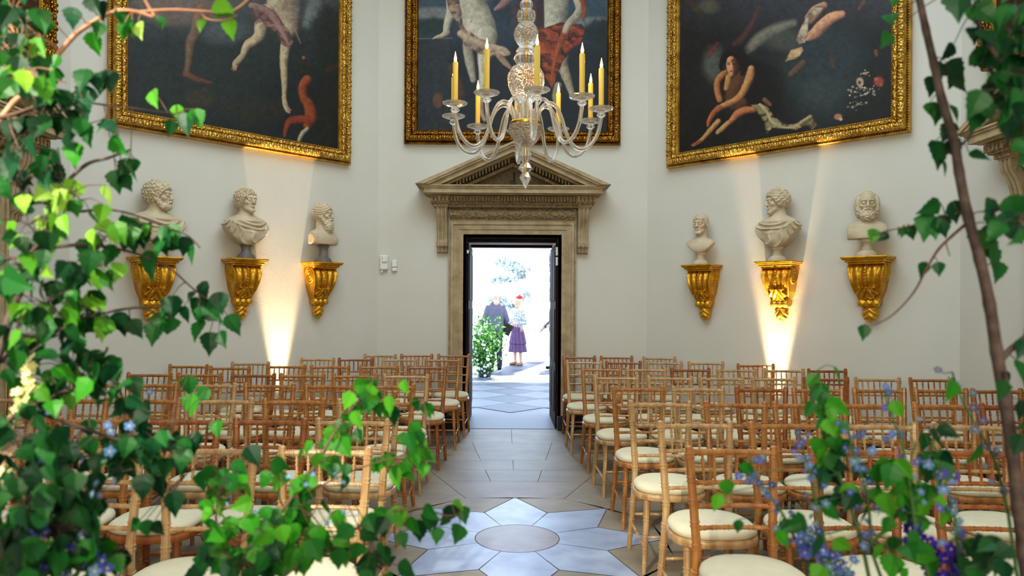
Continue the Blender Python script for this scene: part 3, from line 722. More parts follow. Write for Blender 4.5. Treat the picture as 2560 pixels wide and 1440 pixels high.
    p.blob(2196, 204, 13, 14, (150, 72, 58), .9); p.blob(2190, 198, 6, 5, (190, 104, 82), .8); p.blob(2202, 212, 5, 5, (190, 96, 78), .7); p.blob(2150, 206, 9, 11, (196, 168, 140), .9); p.blob(2149, 207, 4, 5, (60, 44, 40), .9)
    p.blob(2096, 292, 9, 7, (190, 140, 108), .85); p.blob(2102, 298, 5, 4, (214, 180, 150), .8)
    p.limb([(2190, 128, 6), (2192, 138, 5)], (150, 86, 60), (90, 54, 40), op=.7); p.limb([(2160, 6, 6), (2150, 22, 5)], (140, 90, 76), (80, 54, 50), op=.6, soft=6)
    return p
def paint_side(X, Y):
    p = Paint(X, Y, (58, 44, 34)); p.lay(np.clip(.5+p.n1*.7, 0, 1)*.6, lin((86, 66, 46))); p.lay(np.clip(p.n2*.7, 0, 1)*.4, lin((40, 32, 28)))
    return p
painting(45, -1.34, 1.21, 3.11, 5.25, .165, paint_left, 'gold-framed dark painting of a leaping draped figure, hanging above the three left busts')
painting(-45, -1.335, 1.235, 3.11, 5.25, .165, paint_right, 'gold-framed dark painting with a seated woman resting her head on her hand')
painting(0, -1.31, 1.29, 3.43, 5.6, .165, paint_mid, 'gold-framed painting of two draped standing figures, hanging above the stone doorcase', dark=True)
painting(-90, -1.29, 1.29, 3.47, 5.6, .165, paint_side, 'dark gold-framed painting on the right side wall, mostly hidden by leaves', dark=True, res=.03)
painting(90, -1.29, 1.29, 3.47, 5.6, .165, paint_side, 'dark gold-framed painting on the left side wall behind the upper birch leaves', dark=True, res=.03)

# ================================================================== GILDED CONSOLES
def console_sdf(P):
    x, y, z = P[0], P[1], P[2]; ax_ = np.abs(x)
    w = np.interp(-z, [0, .12, .3, .38, .48], [.155, .15, .118, .088, .08]).astype(np.float32)
    yz = lambda c, r: np.sqrt((y+c[0])**2+(z-c[1])**2)-r
    d2 = yz((.115, -.145), .088)
    chain = [((.115, -.145), .088), ((.12, -.20), .072), ((.09, -.27), .066), ((.055, -.34), .055), ((.045, -.40), .046)]
    for (c, r), (c2, r2) in zip(chain[:-1], chain[1:]):
        for t in (0, .33, .66, 1): d2 = U(d2, yz((c[0]+(c2[0]-c[0])*t, c[1]+(c2[1]-c[1])*t), r+(r2-r)*t), .02)
    d2 = U(d2, np.maximum(np.maximum(y-.0, -y-.10), np.maximum(z+.055, -z-.42)), .02)     # back against the wall
    fl = .007*np.cos(x/w*math.pi*4.0)*np.clip((-z-.05)/.05, 0, 1)*np.clip((.33+z)/.06, 0, 1)
    d2 = d2-fl
    d = np.maximum(d2, ax_-w)+0
    # side volute spiral relief
    rr = np.sqrt((y+.115)**2+(z+.145)**2); th = np.arctan2(z+.145, y+.115)
    spr = np.cos(rr/.026*2*math.pi-th)
    d = np.where(rr < .085, np.maximum(d2, ax_-w-.006-.006*spr), d)
    # lower scroll
    ls = np.maximum(yz((.095, -.415), .037)-.004*np.cos(x*110), ax_-.088); d = U(d, ls, .008)
    d = U(d, ell(P, (0, -.05, -.50), (.068, .05, .085))-.004*np.cos(z*120+ax_*90), .015)
    # centre bead row and acanthus
    bead = np.abs(np.sqrt(x**2+(((z*34) % 1-.5)/34)**2)-.008)-.0045
    d = np.where((z < -.07) & (z > -.28), np.minimum(d, np.maximum(bead*1., d2-.011)), d)
    leaf = d2-.016-.010*np.abs(np.sin(ax_*70+z*40)); d = np.where((z < -.27) & (z > -.39), U(d, np.maximum(leaf, np.maximum(ax_-.075-.02*np.sin(z*90), np.abs(z+.33)-.055)), .006), d)
    # abacus
    for (hw, dp, z0, z1) in ((.195, .27, -.018, 0), (.185, .255, -.032, -.016), (.168, .235, -.052, -.03), (.15, .21, -.07, -.05)):
        d = np.minimum(d, boxd(P, (0, -dp/2, (z0+z1)/2), (hw, dp/2, (z1-z0)/2), .004))
    return d
cavity_shade(M['gold'], .3)
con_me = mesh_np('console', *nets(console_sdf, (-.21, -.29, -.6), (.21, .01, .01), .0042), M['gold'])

# ================================================================== BUSTS
def rotz(P, a, c=(0, 0)):
    ca, sa = math.cos(a), math.sin(a); x, y = P[0]-c[0], P[1]-c[1]
    return [x*ca+y*sa+c[0], -x*sa+y*ca+c[1], P[2]]
def head_sdf(P, o):
    """P in head coordinates: x right, y = forward (face), z up; origin at head centre"""
    x, y, z = P; ax = np.abs(x); A = [ax, y, z]
    d = ell(P, (0, -.012, .03), (.076, .096, .088))
    d = U(d, ell(P, (0, .022, -.035), (.053, .066, .086)), .03)
    d = U(d, ell(P, (0, .066, -.100), (.020, .020, .018)), .02)
    d = U(d, cap(A, (.040, .03, -.07), (.018, .068, -.098), .015), .02)
    d = U(d, ell(A, (.044, .058, -.020), (.018, .018, .014)), .02)                       # cheek
    d = U(d, cap(A, (.012, .094, .026), (.046, .078, .026), .010, .009), .014)         # brow
    d = S(d, ell(A, (.031, .101, .004), (.021, .018, .014)), .008)                     # socket
    d = U(d, ell(A, (.031, .077, .003), (.0165, .0155, .0135)), .003)                  # eyeball
    d = U(d, cap(A, (.017, .089, .0115), (.045, .080, .010), .0042), .003)             # upper lid
    d = U(d, cap(A, (.018, .086, -.006), (.043, .079, -.005), .003), .003)
    d = U(d, cap(P, (0, .088, .018), (0, .1055, -.026), .0085, .0120), .010)            # nose
    d = U(d, ell(A, (.012, .096, -.031), (.008, .010, .007)), .005)
    d = U(d, cap(A, (0, .0945, -.056), (.017, .085, -.0585), .0055, .003), .005)        # lips
    d = U(d, cap(A, (0, .0925, -.068), (.013, .085, -.067), .0062, .003), .005)
    d = S(d, cap(A, (0, .102, -.0615), (.019, .090, -.0635), .0022), .002)
    ear = S(ell(A, (.079, -.008, -.004), (.011, .019, .033)), ell(A, (.09, -.004, -.002), (.008, .010, .020)), .004)
    if o.get('ears', 1): d = U(d, ear, .006)
    nt = o.get('neck', .20)
    d = U(d, cap(P, (0, -.03, -.05), (0, -.035, -nt), .052, .06), .025)
    # hair
    hk = o.get('hair', 'curly')
    cur = np.abs(nz(P, 95, 2))*.013+np.abs(nz(P, 170, 5))*.006
    if hk in ('curly', 'thick'):
        th = .017 if hk == 'curly' else .024
        hs = ell(P, (0, -.018, .034), (.076+th, .094+th, .088+th))-cur
        line = np.maximum(y*.95-z*.72-.040, -(z+.045+y*.0)-np.clip(-y, 0, 1)*.6)     # hairline plane
        d = U(d, np.maximum(hs, line), .004)
    elif hk == 'short':
        hs = ell(P, (0, -.018, .034), (.081, .099, .094))-.0035*np.abs(np.sin(x*220+z*60))
        line = np.maximum(y*.95-z*.55-.045, -(z+.04)-np.clip(-y, 0, 1)*.6)
        d = U(d, np.maximum(hs, line), .003)
        ft = cap(A, (0, .078, .066), (.05, .055, .055), .012)-.004*np.abs(np.sin(x*260)); d = U(d, ft, .004)
    elif hk == 'wave':
        hs = ell(P, (0, -.018, .030), (.089, .107, .104))-.006*np.abs(np.sin(z*130+ax*80))
        line = np.maximum(y*.95-z*.62-.040, -(z+.075)-np.clip(-y, 0, 1)*.5)
        d = U(d, np.maximum(hs, line), .004)
    elif hk == 'longsides':
        hs = ell(A, (.066, -.01, -.02), (.036, .066, .095))-.008*np.abs(np.sin(y*110+z*45+ax*60)); d = U(d, np.maximum(hs, y-.05), .006)
        hs = ell(P, (0, -.045, -.02), (.088, .075, .10))-.006*np.abs(np.sin(x*120)); d = U(d, hs, .01)
        d = U(d, np.maximum(ell(P, (0, -.012, .03), (.079, .099, .092))-.003*np.abs(np.sin(x*180)), y-.02), .01)
    if o.get('wreath'):
        rr = np.sqrt((x/.9)**2+(y+.012)**2)
        zz = z-.052+y*.25
        wr = np.sqrt((rr-.094)**2+zz**2)-.014-.008*np.sin(np.arctan2(y, x)*24); d = U(d, wr, .003)
    bk = o.get('beard', 0)
    if bk:
        cb = np.abs(nz(P, 110, 8))*.010+np.abs(nz(P, 200, 1))*.004
        L = {1: (.0, .055, -.085, .05, .040, .036), 2: (0, .058, -.118, .052, .046, .070), 3: (0, .058, -.105, .056, .044, .052)}[bk]
        be = ell(P, L[:3], L[3:])-cb*(.5 if bk == 1 else 1)
        be = U(be, cap(A, (.068, .01, -.03), (.045, .04, -.09), .018)-cb*.7, .01)
        be = np.maximum(be, -(ell(P, (0, .100, -.062), (.015, .03, .006))))
        be = U(be, cap(A, (.004, .098, -.047), (.034, .082, -.062), .008, .007)-cb*.25, .004)
        d = U(d, be, .004)
    return d
def bust_sdf(o):
    hz, yaw, tilt = o['hz'], R(o['yaw']), R(o.get('tilt', 0)); by = R(o.get('body', 0))
    tw, td, th_ = o['torso']       # half width, half depth, height below neck base
    bottom = o['bottom']
    nb = hz-.180                   # neck base height
    def fn(P):
        Q = [P[0], -P[1], P[2]]                     # y forward
        H = rotz([Q[0]-o.get('hx', 0), Q[1]-o.get('hy', .01), Q[2]-hz], -yaw)
        ct, st = math.cos(tilt), math.sin(tilt)
        H = [H[0], H[1]*ct-H[2]*st, H[1]*st+H[2]*ct]
        h = head_sdf(H, o)
        T = rotz(Q, -by); x, y, z = T; axx = np.abs(x)
        t = ell(T, (0, -.01, nb-th_*.42), (tw, td, th_*.62))
        t = U(t, ell([axx, y, z], (tw*.52, -.01, nb-.075), (tw*.50, td*.78, .078)), .04)
        t = U(t, cap(T, (0, -.02, nb-.06), (0, -.01, nb+.05), .068, .056), .045)
        kind = o.get('kind', 'draped')
        if kind == 'draped':
            c1 = (-tw*.75*o.get('sh', 1), 0, nb+.02)
            sh_ = o.get('sh', 1)
            ru = np.sqrt(((x-.02*sh_)/1.25)**2+(z-nb-.055)**2)
            fu = 1-2*np.abs(np.sin(ru*82+1.2*np.sin(x*17+2)))**.8
            an = np.arctan2(z-c1[2], (x-c1[0])*sh_)
            fr = 1-2*np.abs(np.sin(an*8.5+1.1*np.sin(ru*30)))**.8
            mixu = np.clip((.185-ru)/.05, 0, 1)
            f = fu*mixu+fr*(1-mixu)
            low = np.clip((nb-.005-z+np.clip(y, 0, 1)*.12)/.03, 0, 1)
            t = t-.006-.0125*f*low
            # roll of cloth round the neck
            e = np.sqrt((x/(.098))**2+((y+.01)/.088)**2); zr = nb-.038-.55*np.clip(y, -.05, .2)-.10*x*o.get('sh', 1)
            ring = np.sqrt(((e-1)*.088)**2+(z-zr)**2)-.019-.005*np.sin(np.arctan2(y, x)*9+z*160); t = U(t, ring, .012)
            t = U(t, ell(T, (c1[0]*.72, .045, nb-.03), (.035, .028, .03)), .012)
        else:
            t = U(t, cap([axx, y, z], (.012, td*.62, nb-.028), (tw*.72, td*.35, nb-.02), .010), .02)
        if kind == 'square':
            cut = np.maximum(boxd(T, (0, 0, bottom+.5), (tw*.92, td*1.05, .5), .01), 0*x-1)
            t = I(t, cut, .012)
        else:
            # lower edge sweeps up towards the arms, bust narrows to the socle
            k = o.get('sweep', 1.0)
            lowz = bottom+ (axx/tw)**2*th_*.62*k
            t = I(t, (lowz-z)*.75, .012)
        t = I(t, -(y+td*.55), .01)
        d = U(h, t, .018)
        return d
    return fn
def make_bust(o, label):
    root = empty('bust', None, label, 'bust')
    tw = o['torso'][0]
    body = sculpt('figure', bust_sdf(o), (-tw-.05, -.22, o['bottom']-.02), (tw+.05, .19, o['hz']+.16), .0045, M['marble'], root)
    s = o['bottom']+.03
    prof = [(.088, 0), (.088, .018), (.080, .024), (.078, .034), (.062, .045), (.050, .055), (.044, s*.5), (.046, s*.68), (.056, s*.74), (.060, s*.8), (.052, s*.86), (.05, s+.04)]
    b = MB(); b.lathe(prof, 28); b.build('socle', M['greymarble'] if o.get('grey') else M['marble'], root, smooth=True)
    root.scale = (o.get('scale', 1),)*3
    return root
BU = [
 (45, 398, 641, dict(hz=.50, yaw=62, body=8, torso=(.25, .14, .28), bottom=.12, hair='curly', beard=1, sh=1, scale=1.0, tilt=-4, hx=.02), 'largest curly-haired draped stone bust, leftmost above the left chairs, head turned right'),
 (45, 624, 646, dict(hz=.555, yaw=28, body=10, torso=(.22, .13, .28), bottom=.13, hair='curly', wreath=1, grey=1, tilt=-8, sh=1, scale=.99), 'draped youthful stone bust with wreathed hair on a grey socle, left of the uplight beam'),
 (45, 818, 655, dict(hz=.50, yaw=46, body=22, torso=(.175, .10, .20), bottom=.185, hair='wave', beard=2, grey=1, kind='square', scale=.99), 'long-bearded stone bust on grey socle, nearest the doorcase on its left'),
 (-45, 1742, 661, dict(hz=.455, yaw=-8, body=0, torso=(.165, .10, .18), bottom=.13, hair='short', kind='bare', sweep=1.15, scale=.93), 'small short-haired bare-chested stone bust, nearest the doorcase on its right'),
 (-45, 1935, 652, dict(hz=.57, yaw=-58, body=-12, torso=(.21, .13, .29), bottom=.13, hair='curly', sh=-1, scale=1.0, hx=-.01), 'draped curly-haired stone bust turned left in profile, above the right uplight beam'),
 (-45, 2160, 640, dict(hz=.47, yaw=8, body=4, torso=(.175, .11, .24), bottom=.155, hair='longsides', beard=3, kind='square', ears=0, scale=.99), 'balding long-bearded stone bust with squared chest, rightmost above the right chairs'),
]
clabel = ['gilded scroll wall bracket under the largest left bust', 'gilded scroll wall bracket under the wreathed bust, beside the left beam', 'gilded scroll wall bracket under the long-bearded bust left of the doorcase',
          'gilded scroll wall bracket under the small short-haired bust', 'brightly uplit gilded scroll wall bracket under the profile bust', 'gilded scroll wall bracket under the balding bearded bust']
for i, (ang, px, py, o, lab) in enumerate(BU):
    u, z = hit(px, py, ang, .24)
    Mw = wallM(ang) @ Matrix.Translation((u, 0, z))
    c = link('wall_bracket', con_me); c.matrix_world = Mw; sx = [1.1, 1, .98, .96, 1.02, 1.06][i]; c.scale = (sx, 1, 1.05)
    tag(c, clabel[i], 'bracket', 'gilded bust brackets')
    bst = make_bust(o, lab); bst['group'] = 'classical busts on the wall'
    bst.matrix_world = wallM(ang) @ Matrix.Translation((u, -.16, z+.001)) @ Matrix.Rotation(R(-14 if ang > 0 else 14), 4, 'Z') @ Matrix.Diagonal((*([o.get('scale', 1)*(1.12 if i == 0 else 1.05)]*3), 1))

# ================================================================== CHAIRS
def turned(pts, r, rings, flare=1.17):
    """tube along pts with bamboo rings; returns pts, radii"""
    P = [Vector(p) for p in pts]; segs = []; tot = 0
    for a, c in zip(P[:-1], P[1:]): segs.append((tot, a, c)); tot += (c-a).length
    ts = {0., tot}
    for _, (t0, a, c) in enumerate(segs): ts.add(t0)
    rad = {}
    for q in rings:
        t = q*tot
        for dt, f in ((-.013, 1), (-.011, flare), (-.006, flare), (-.0045, 1), (.0045, 1), (.006, flare), (.011, flare), (.013, 1)):
            if 0 < t+dt < tot: ts.add(t+dt); rad[t+dt] = f
    out = []; rr = []
    for t in sorted(ts):
        for t0, a, c in segs[::-1]:
            if t >= t0-1e-9: break
        L = (c-a).length; out.append(a+(c-a)*min(1, (t-t0)/L))
        f = rad.get(t, 1.0); q = t/tot
        rr.append((r(q) if callable(r) else r)*f)
    return out, rr
def make_chair(w, full=True):
    wood = M['wood'][w]; root = empty('banquet_chair', None)
    # seat plan: rounded horseshoe, +Y is the back of the chair (it faces -Y)
    def plan(s, n=28):
        pts = []
        for i in range(n):
            a = 2*math.pi*i/n; c, q = math.cos(a), math.sin(a)
            e = .62 if q < 0 else .8
            x = .205*math.copysign(abs(c)**.75, c)*(1-.14*max(0, q)); y = .195*math.copysign(abs(q)**e, q)
            pts.append((x*s, y*s))
        return pts
    def ringmesh(levels, n=28):
        vs = []; fs = []
        for s, z in levels: vs += [(x, y, z) for x, y in plan(s, n)]
        for j in range(len(levels)-1):
            for i in range(n): fs.append((j*n+i, j*n+(i+1) % n, (j+1)*n+(i+1) % n, (j+1)*n+i))
        fs.append(tuple(range(n-1, -1, -1))); o = (len(levels)-1)*n; fs.append(tuple(range(o, o+n)))
        return vs, fs
    b = MB(); b.add(*ringmesh([(.93, .405), (.99, .409), (1.0, .418), (1.0, .432), (.985, .438), (.96, .44), (.95, .444), (.9, .444)])); b.build('seat', wood, root, smooth=True)
    b = MB(); b.add(*ringmesh([(.93, .444), (.965, .452), (.975, .462), (.95, .476), (.86, .488), (.66, .496), (.4, .499), (.15, .5)])); cu = b.build('cushion', M['cushion'], root, smooth='all')
    n = 8 if full else 6
    for s_ in (-1, 1):
        # rear leg runs up as back post
        b = MB(); pts = [(s_*.185, .245, 0), (s_*.160, .195, .42), (s_*.158, .200, .52), (s_*.178, .245, .905)]
        P, rr = turned(pts, lambda q: .0135+.0055*min(1, q*3)-.003*max(0, q-.6), (.1, .2, .32, .44, .56, .66, .76, .86, .965) if full else (.2, .44, .66, .965))
        b.tube(P, rr, n); b.ball(Vector((s_*.178, .246, .906)), .0165, n, (1, 1, .7)); b.build('leg', wood, root, smooth=True)
        b = MB(); pts = [(s_*.165, -.175, 0), (s_*.140, -.125, .415)]
        P, rr = turned(pts, lambda q: .0115+.008*q, (.12, .3, .5, .72, .95) if full else (.3, .72)); b.tube(P, rr, n); b.build('leg', wood, root, smooth=True)
    def rail(b, z, y, x, r, rings, sag=0.):
        P, rr = turned([(-x, y, z), (-x*.5, y+sag, z), (0, y+sag*1.35, z), (x*.5, y+sag, z), (x, y, z)], r, rings, 1.18)
        b.tube(P, rr, n)
    zr = (.885, .762, .668, .580); rg = (.1, .26, .42, .58, .74, .9) if full else (.3, .7)
    def yat(z): return .200+(z-.52)/(.905-.52)*.045
    def xat(z): return .158+(z-.52)/(.905-.52)*.020
    bb = MB()
    for k, z in enumerate(zr):
        b = MB() if full else bb; rail(b, z, yat(z), xat(z), .0125 if k == 0 else .0095, rg, .012)
        if full: b.build('top_rail' if k == 0 else 'back_rail', wood, root, smooth=True)
    for i in range(6):
        x = (-1+2*(i+1)/7)*.168; b = MB() if full else bb
        P, rr = turned([(x, yat(.885)+.012, .882), (x*.96, yat(.77)+.012, .762)], .0058, (.3, .7), 1.5); b.tube(P, rr, 6)
        if full: b.build('spindle', wood, root, smooth=True)
    if not full: bb.build('backrest', wood, root, smooth=True)
    st = [((-.157, -.158, .14), (-.176, .224, .17)), ((.157, -.158, .14), (.176, .224, .17)), ((-.155, -.155, .2), (.155, -.155, .2)), ((-.174, .222, .22), (.174, .222, .22))]
    bb = MB()
    for a, c in st:
        b = MB() if full else bb; P, rr = turned([a, c], .008, (.2, .5, .8)); b.tube(P, rr, 6)
        if full: b.build('stretcher', wood, root, smooth=True)
    if not full: bb.build('stretcher', wood, root, smooth=True)
    return root
rows = {
 'L': [(8.38, [1133, 1044, 952]), (7.7, [1108, 999.5, 892, 791.5, 678]), (6.8, [1066.6, 945, 826.6, 714, 596, 475]),
       (5.95, [1017, 890, 757, 631.6, 499, 375]), (5.2, [977, 822, 672, 520, 385, 240, 85]), (4.37, [924, 741, 558, 375, 192, 12]),
       (3.62, [880.6, 671, 458, 245, 30]), (2.9, [812, 532, 248, -35])],
 'R': [(8.25, [1447, 1544, 1645]), (7.5, [1461, 1560, 1664, 1765, 1868]), (6.7, [1505, 1615.6, 1730, 1842, 1960, 2073]),
       (5.92, [1543, 1675, 1806.6, 1935.6, 2066, 2193, 2331]), (5.15, [1596, 1746, 1905, 2050, 2198, 2352, 2495]), (4.36, [1650, 1837, 2011, 2186, 2360, 2532]),
       (3.6, [1744, 1972, 2198, 2425]), (2.96, [1835, 2142, 2440])]}
ordn = ['first', 'second', 'third', 'fourth', 'fifth', 'sixth', 'seventh', 'eighth']
protos = {}
slots = []
for side in 'LR':
    for ri_, (d, xs) in enumerate(rows[side]):
        for ci, px in enumerate(xs):
            x = CAM.x+(px-CX)*d/F*1.0; y = d-.235
            # keep the chair in front of the diagonal wall
            lim = HS+(RC.y+AP-(y+.27))-.21*1.3
            if abs(x)+.0 > lim:
                y -= (abs(x)-lim)
            full = ri_ >= 4
            w = random.choices((0, 1, 2), (5, 3, 2))[0]
            if side == 'R' and ci == 0: w = [2, 1, 0, 1, 0, 1, 1, 0][ri_]
            if side == 'L' and ci == 0: w = [0, 0, 2, 1, 0, 1, 1, 1][ri_]
            slots.append((side, ri_, ci, x, y, full, w))
slots = [tuple(list(c[:4])+[c[4]-(.14 if (c[4] > 6.6 and 2.35 < abs(c[3]) < 3.1) else 0)]+list(c[5:])) for c in slots]
for _ in range(12):
    for i in range(len(slots)):
        for j in range(len(slots)):
            a, c = slots[i], slots[j]
            if a[1] < c[1] and a[0] == c[0] and abs(a[3]-c[3]) < .41 and -.3 <= a[4]-c[4] < .50:
                c = list(c); c[4] = a[4]-.50; slots[j] = tuple(c)
for _ in range(6):
    for i in range(len(slots)):
        for j in range(len(slots)):
            a, c = slots[i], slots[j]
            if i < j and a[0] == c[0] and abs(a[3]-c[3]) < .425 and abs(a[4]-c[4]) < .42:
                k = .5*(.425-abs(a[3]-c[3]))*(1 if a[3] > c[3] else -1); a, c = list(a), list(c); a[3] += k; c[3] -= k; slots[i], slots[j] = tuple(a), tuple(c)
for s_ in slots:
    k = (s_[6], s_[5])
    if k not in protos: protos[k] = [make_chair(*k), False]
cm = cmap()
for (side, ri_, ci, x, y, full, w) in slots:
    p = protos[(w, full)]
    if not p[1]: o = p[0]; p[1] = True
    else: o = copy_tree(p[0], cm)
    o.location = (x, y, 0); o.rotation_euler = (0, 0, R(random.uniform(-3, 3)))
    place = 'right next to the aisle' if ci == 0 else ordn[ci]+' from the aisle'
    rr = 'back row by the door wall' if ri_ == 0 else 'front row' if ri_ == 7 else ordn[7-ri_]+' row from the front'
    tag(o, '%s wooden chair, %s, %s, %s block' % (woods[w][2].split()[-1] if w != 2 else 'russet', place, rr, 'left' if side == 'L' else 'right'), 'chair', 'wedding chairs in the %s block' % ('left' if side == 'L' else 'right'))

# ================================================================== CHANDELIER
CHX, CHY, CZ = .04, 4.6, 2.70
ch = empty('chandelier', Matrix.Translation((CHX, CHY, 0)), 'clear crystal chandelier with ten curved arms and yellow candles, hanging above the aisle', 'chandelier')
sc = 4.6/F
def zc(py): return 1.5+(CY-py)*sc
def lpart(name, prof, n=20, fl=0, k=0, m='glass', parent=None, smooth=True):
    b = MB(); b.lathe([(r*sc, zc(y)) for r, y in prof], n, None, fl, k); return b.build(name, M[m], parent or ch, smooth=smooth)
lpart('finial', [(1, 471), (6, 462), (13, 448), (15, 444), (10, 434), (8, 431), (19, 422), (13, 412), (10, 408)], 8, smooth=False)
lpart('finial', [(8, 408), (14, 392), (15, 384), (8, 370), (6, 366)], 12)
lpart('finial', [(8, 362), (12, 352), (20, 340), (22, 336), (15, 330), (14, 326)], 16)
lpart('bowl', [(12, 368), (26, 356), (38, 338), (42, 320), (40, 312)], 24, .02, 12, m='glasscut')
lpart('ferrule', [(41, 313), (41.5, 308), (40, 306)], 24, m='brass')
lpart('stem_glass', [(30, 306), (18, 300), (14, 285), (15, 262), (12, 256)], 20)
lpart('globe', [(14, 258), (30, 246), (42, 222), (46, 200), (44, 184), (36, 170), (22, 164), (14, 162)], 24, .015, 14, m='glasscut')
lpart('stem_glass', [(14, 162), (26, 156), (32, 147), (28, 138), (20, 132), (26, 128), (20, 120), (14, 117)], 20)
lpart('globe', [(10, 117), (22, 110), (29, 98), (31, 86), (28, 72), (20, 60), (12, 56)], 22, .015, 12, m='glasscut')
lpart('stem_glass', [(12, 56), (22, 50), (24, 40), (22, 30), (12, 25), (14, 20), (17, 12), (14, 4), (8, 0)], 20)
lpart('stem_glass', [(8, 0), (16, -12), (26, -30), (28, -48), (18, -64), (10, -70)], 20)
b = MB(); b.tube([(0, 0, zc(-70)), (0, 0, WH)], .008, 8); b.tube([(0, 0, zc(440)), (0, 0, zc(-72))], .004, 6); b.build('rod', M['brass'], ch)
# arm prototype pointing to +X
def arc_pts():
    c = [(.075, zc(306)), (.085, zc(285)), (.115, zc(266)), (.155, zc(260)), (.2, zc(272)), (.235, zc(300)), (.262, zc(335)), (.3, zc(364)), (.355, zc(378)), (.415, zc(370)), (.462, zc(345)), (.482, zc(315)), (.487, zc(300))]
    out = []
    for i in range(len(c)-1):
        p0, p1, p2, p3 = c[max(i-1, 0)], c[i], c[i+1], c[min(i+2, len(c)-1)]
        for q in range(5):
            t = q/5; out.append(tuple(.5*((2*p1[k])+(-p0[k]+p2[k])*t+(2*p0[k]-5*p1[k]+4*p2[k]-p3[k])*t*t+(-p0[k]+3*p1[k]-3*p2[k]+p3[k])*t**3) for k in (0, 1)))
    out.append(c[-1]); return out
ARMX = .487
b = MB(); b.tube([(x, 0, z) for x, z in arc_pts()], .0125, 10); arm = b.build('arm', M['glass'], ch, smooth='all')
TZ = lambda z: Matrix.Translation((ARMX, 0, z))
zt = zc(300)
b = MB(); b.lathe([(.014, -.006), (.026, .002), (.030, .010), (.022, .018), (.018, .024), (.020, .03)], 16, TZ(zt)); b.build('nozzle', M['glass'], arm, smooth=True)
b = MB(); b.lathe([(.018, .030), (.045, .034), (.074, .046), (.078, .052), (.072, .053), (.044, .042), (.02, .040)], 24, TZ(zt), .02, 12); b.build('drip_pan', M['glass'], arm, smooth=True)
b = MB(); b.lathe([(.022, .036), (.026, .052), (.024, .066), (.019, .07)], 16, TZ(zt)); b.build('candle_cup', M['glass'], arm, smooth=True)
b = MB(); b.lathe([(.0165, .045), (.0168, .30), (.0145, .306)], 16, TZ(zt)); b.build('candle', M['wax'], arm, smooth=True)
b = MB(); b.lathe([(.005, .306), (.009, .318), (.0095, .326), (.006, .342), (.002, .362), (.0006, .372)], 10, TZ(zt)); b.build('flame', M['flame'], arm, smooth='all')
armkids = cmap()
def flame_light(a):
    L = bpy.data.lights.new('candle_glow', 'POINT'); L.energy = 1.1; L.color = (1, .6, .26); L.shadow_soft_size = .012
    o = bpy.data.objects.new('candle_glow', L); C.objects.link(o); o.location = (CHX+.45*math.cos(R(a)), CHY+.45*math.sin(R(a)), zt+.36)
for k in range(10):
    a = -90+6+36*k
    o = arm if k == 0 else copy_tree(arm, armkids, ch)
    o.rotation_euler = (0, 0, R(a)); flame_light(a)

# ================================================================== SMALL WALL FITTINGS, UPLIGHTS
u, z = hit(961, 657, 0)
b = MB(); b.box(u-.05, u+.05, -.05, 0, z-.09, z+.09, bev=.014); b.box(u-.02, u+.045, -.07, -.04, z-.0, z+.085, bev=.01)
b.box(u-.035, u-.015, -.03, 0, z-.12, z-.085); o = b.build('alarm_box', M['white']); o.matrix_world = wallM(0); tag(o, 'larger white plastic alarm box on the wall left of the doorcase', 'alarm')
u, z = hit(987, 663, 0)
b = MB(); b.box(u-.032, u+.032, -.04, 0, z-.025, z+.06, bev=.008); b.box(u-.03, u+.03, -.035, 0, z-.075, z-.03, bev=.008); o = b.build('call_point', M['white']); o.matrix_world = wallM(0); tag(o, 'small white wall unit between the alarm box and the doorcase', 'sensor')
u, z = hit(1281, 466, 0, .2)
b = MB(); b.box(u-.032, u+.032, -.27, -.2, 2.892, 2.955, bev=.006); b.tube([(u+.02, -.22, 2.95), (u+.02, -.22, 3.06)], .008, 8); b.box(u-.028, u+.028, -.28, -.27, 2.9, 2.945)
o = b.build('spotlight', M['black']); o.matrix_world = wallM(0); tag(o, 'small black spotlight standing on the ledge inside the stone pediment', 'light')
def uplight(px, ang, lab, power):
    u, _ = hit(px, 850, ang, 0.0)
    Mw = wallM(ang) @ Matrix.Translation((u, -.11, 0))
    root = empty('uplight', Mw, lab, 'light')
    b = MB(); b.lathe([(.055, .03), (.062, .04), (.062, .15), (.07, .16), (.07, .18), (.055, .18), (.052, .1)], 20); b.build('housing', M['black'], root, smooth=True)
    b = MB(); b.tube([(-.08, 0, .01), (-.08, 0, .1)], .006, 6); b.tube([(.08, 0, .01), (.08, 0, .1)], .006, 6); b.tube([(-.08, 0, .008), (.08, 0, .008)], .008, 6); b.tube([(-.08, 0, .1), (.08, 0, .1)], .004, 6); b.build('bracket', M['black'], root)
    L = bpy.data.lights.new('uplight_beam', 'SPOT'); L.energy = power; L.color = (1, .72, .40); L.spot_size = R(26); L.spot_blend = .55; L.shadow_soft_size = .03
    lo = bpy.data.objects.new('uplight_beam', L); C.objects.link(lo)
    lo.matrix_world = Mw @ Matrix.Translation((0, .02, .19)) @ Matrix.Rotation(R(180+1.5), 4, 'X')
uplight(697, 45, 'black uplighter on the floor against the left diagonal wall', 900)
uplight(1944, -45, 'black uplighter on the floor under the profile bust bracket', 1000)

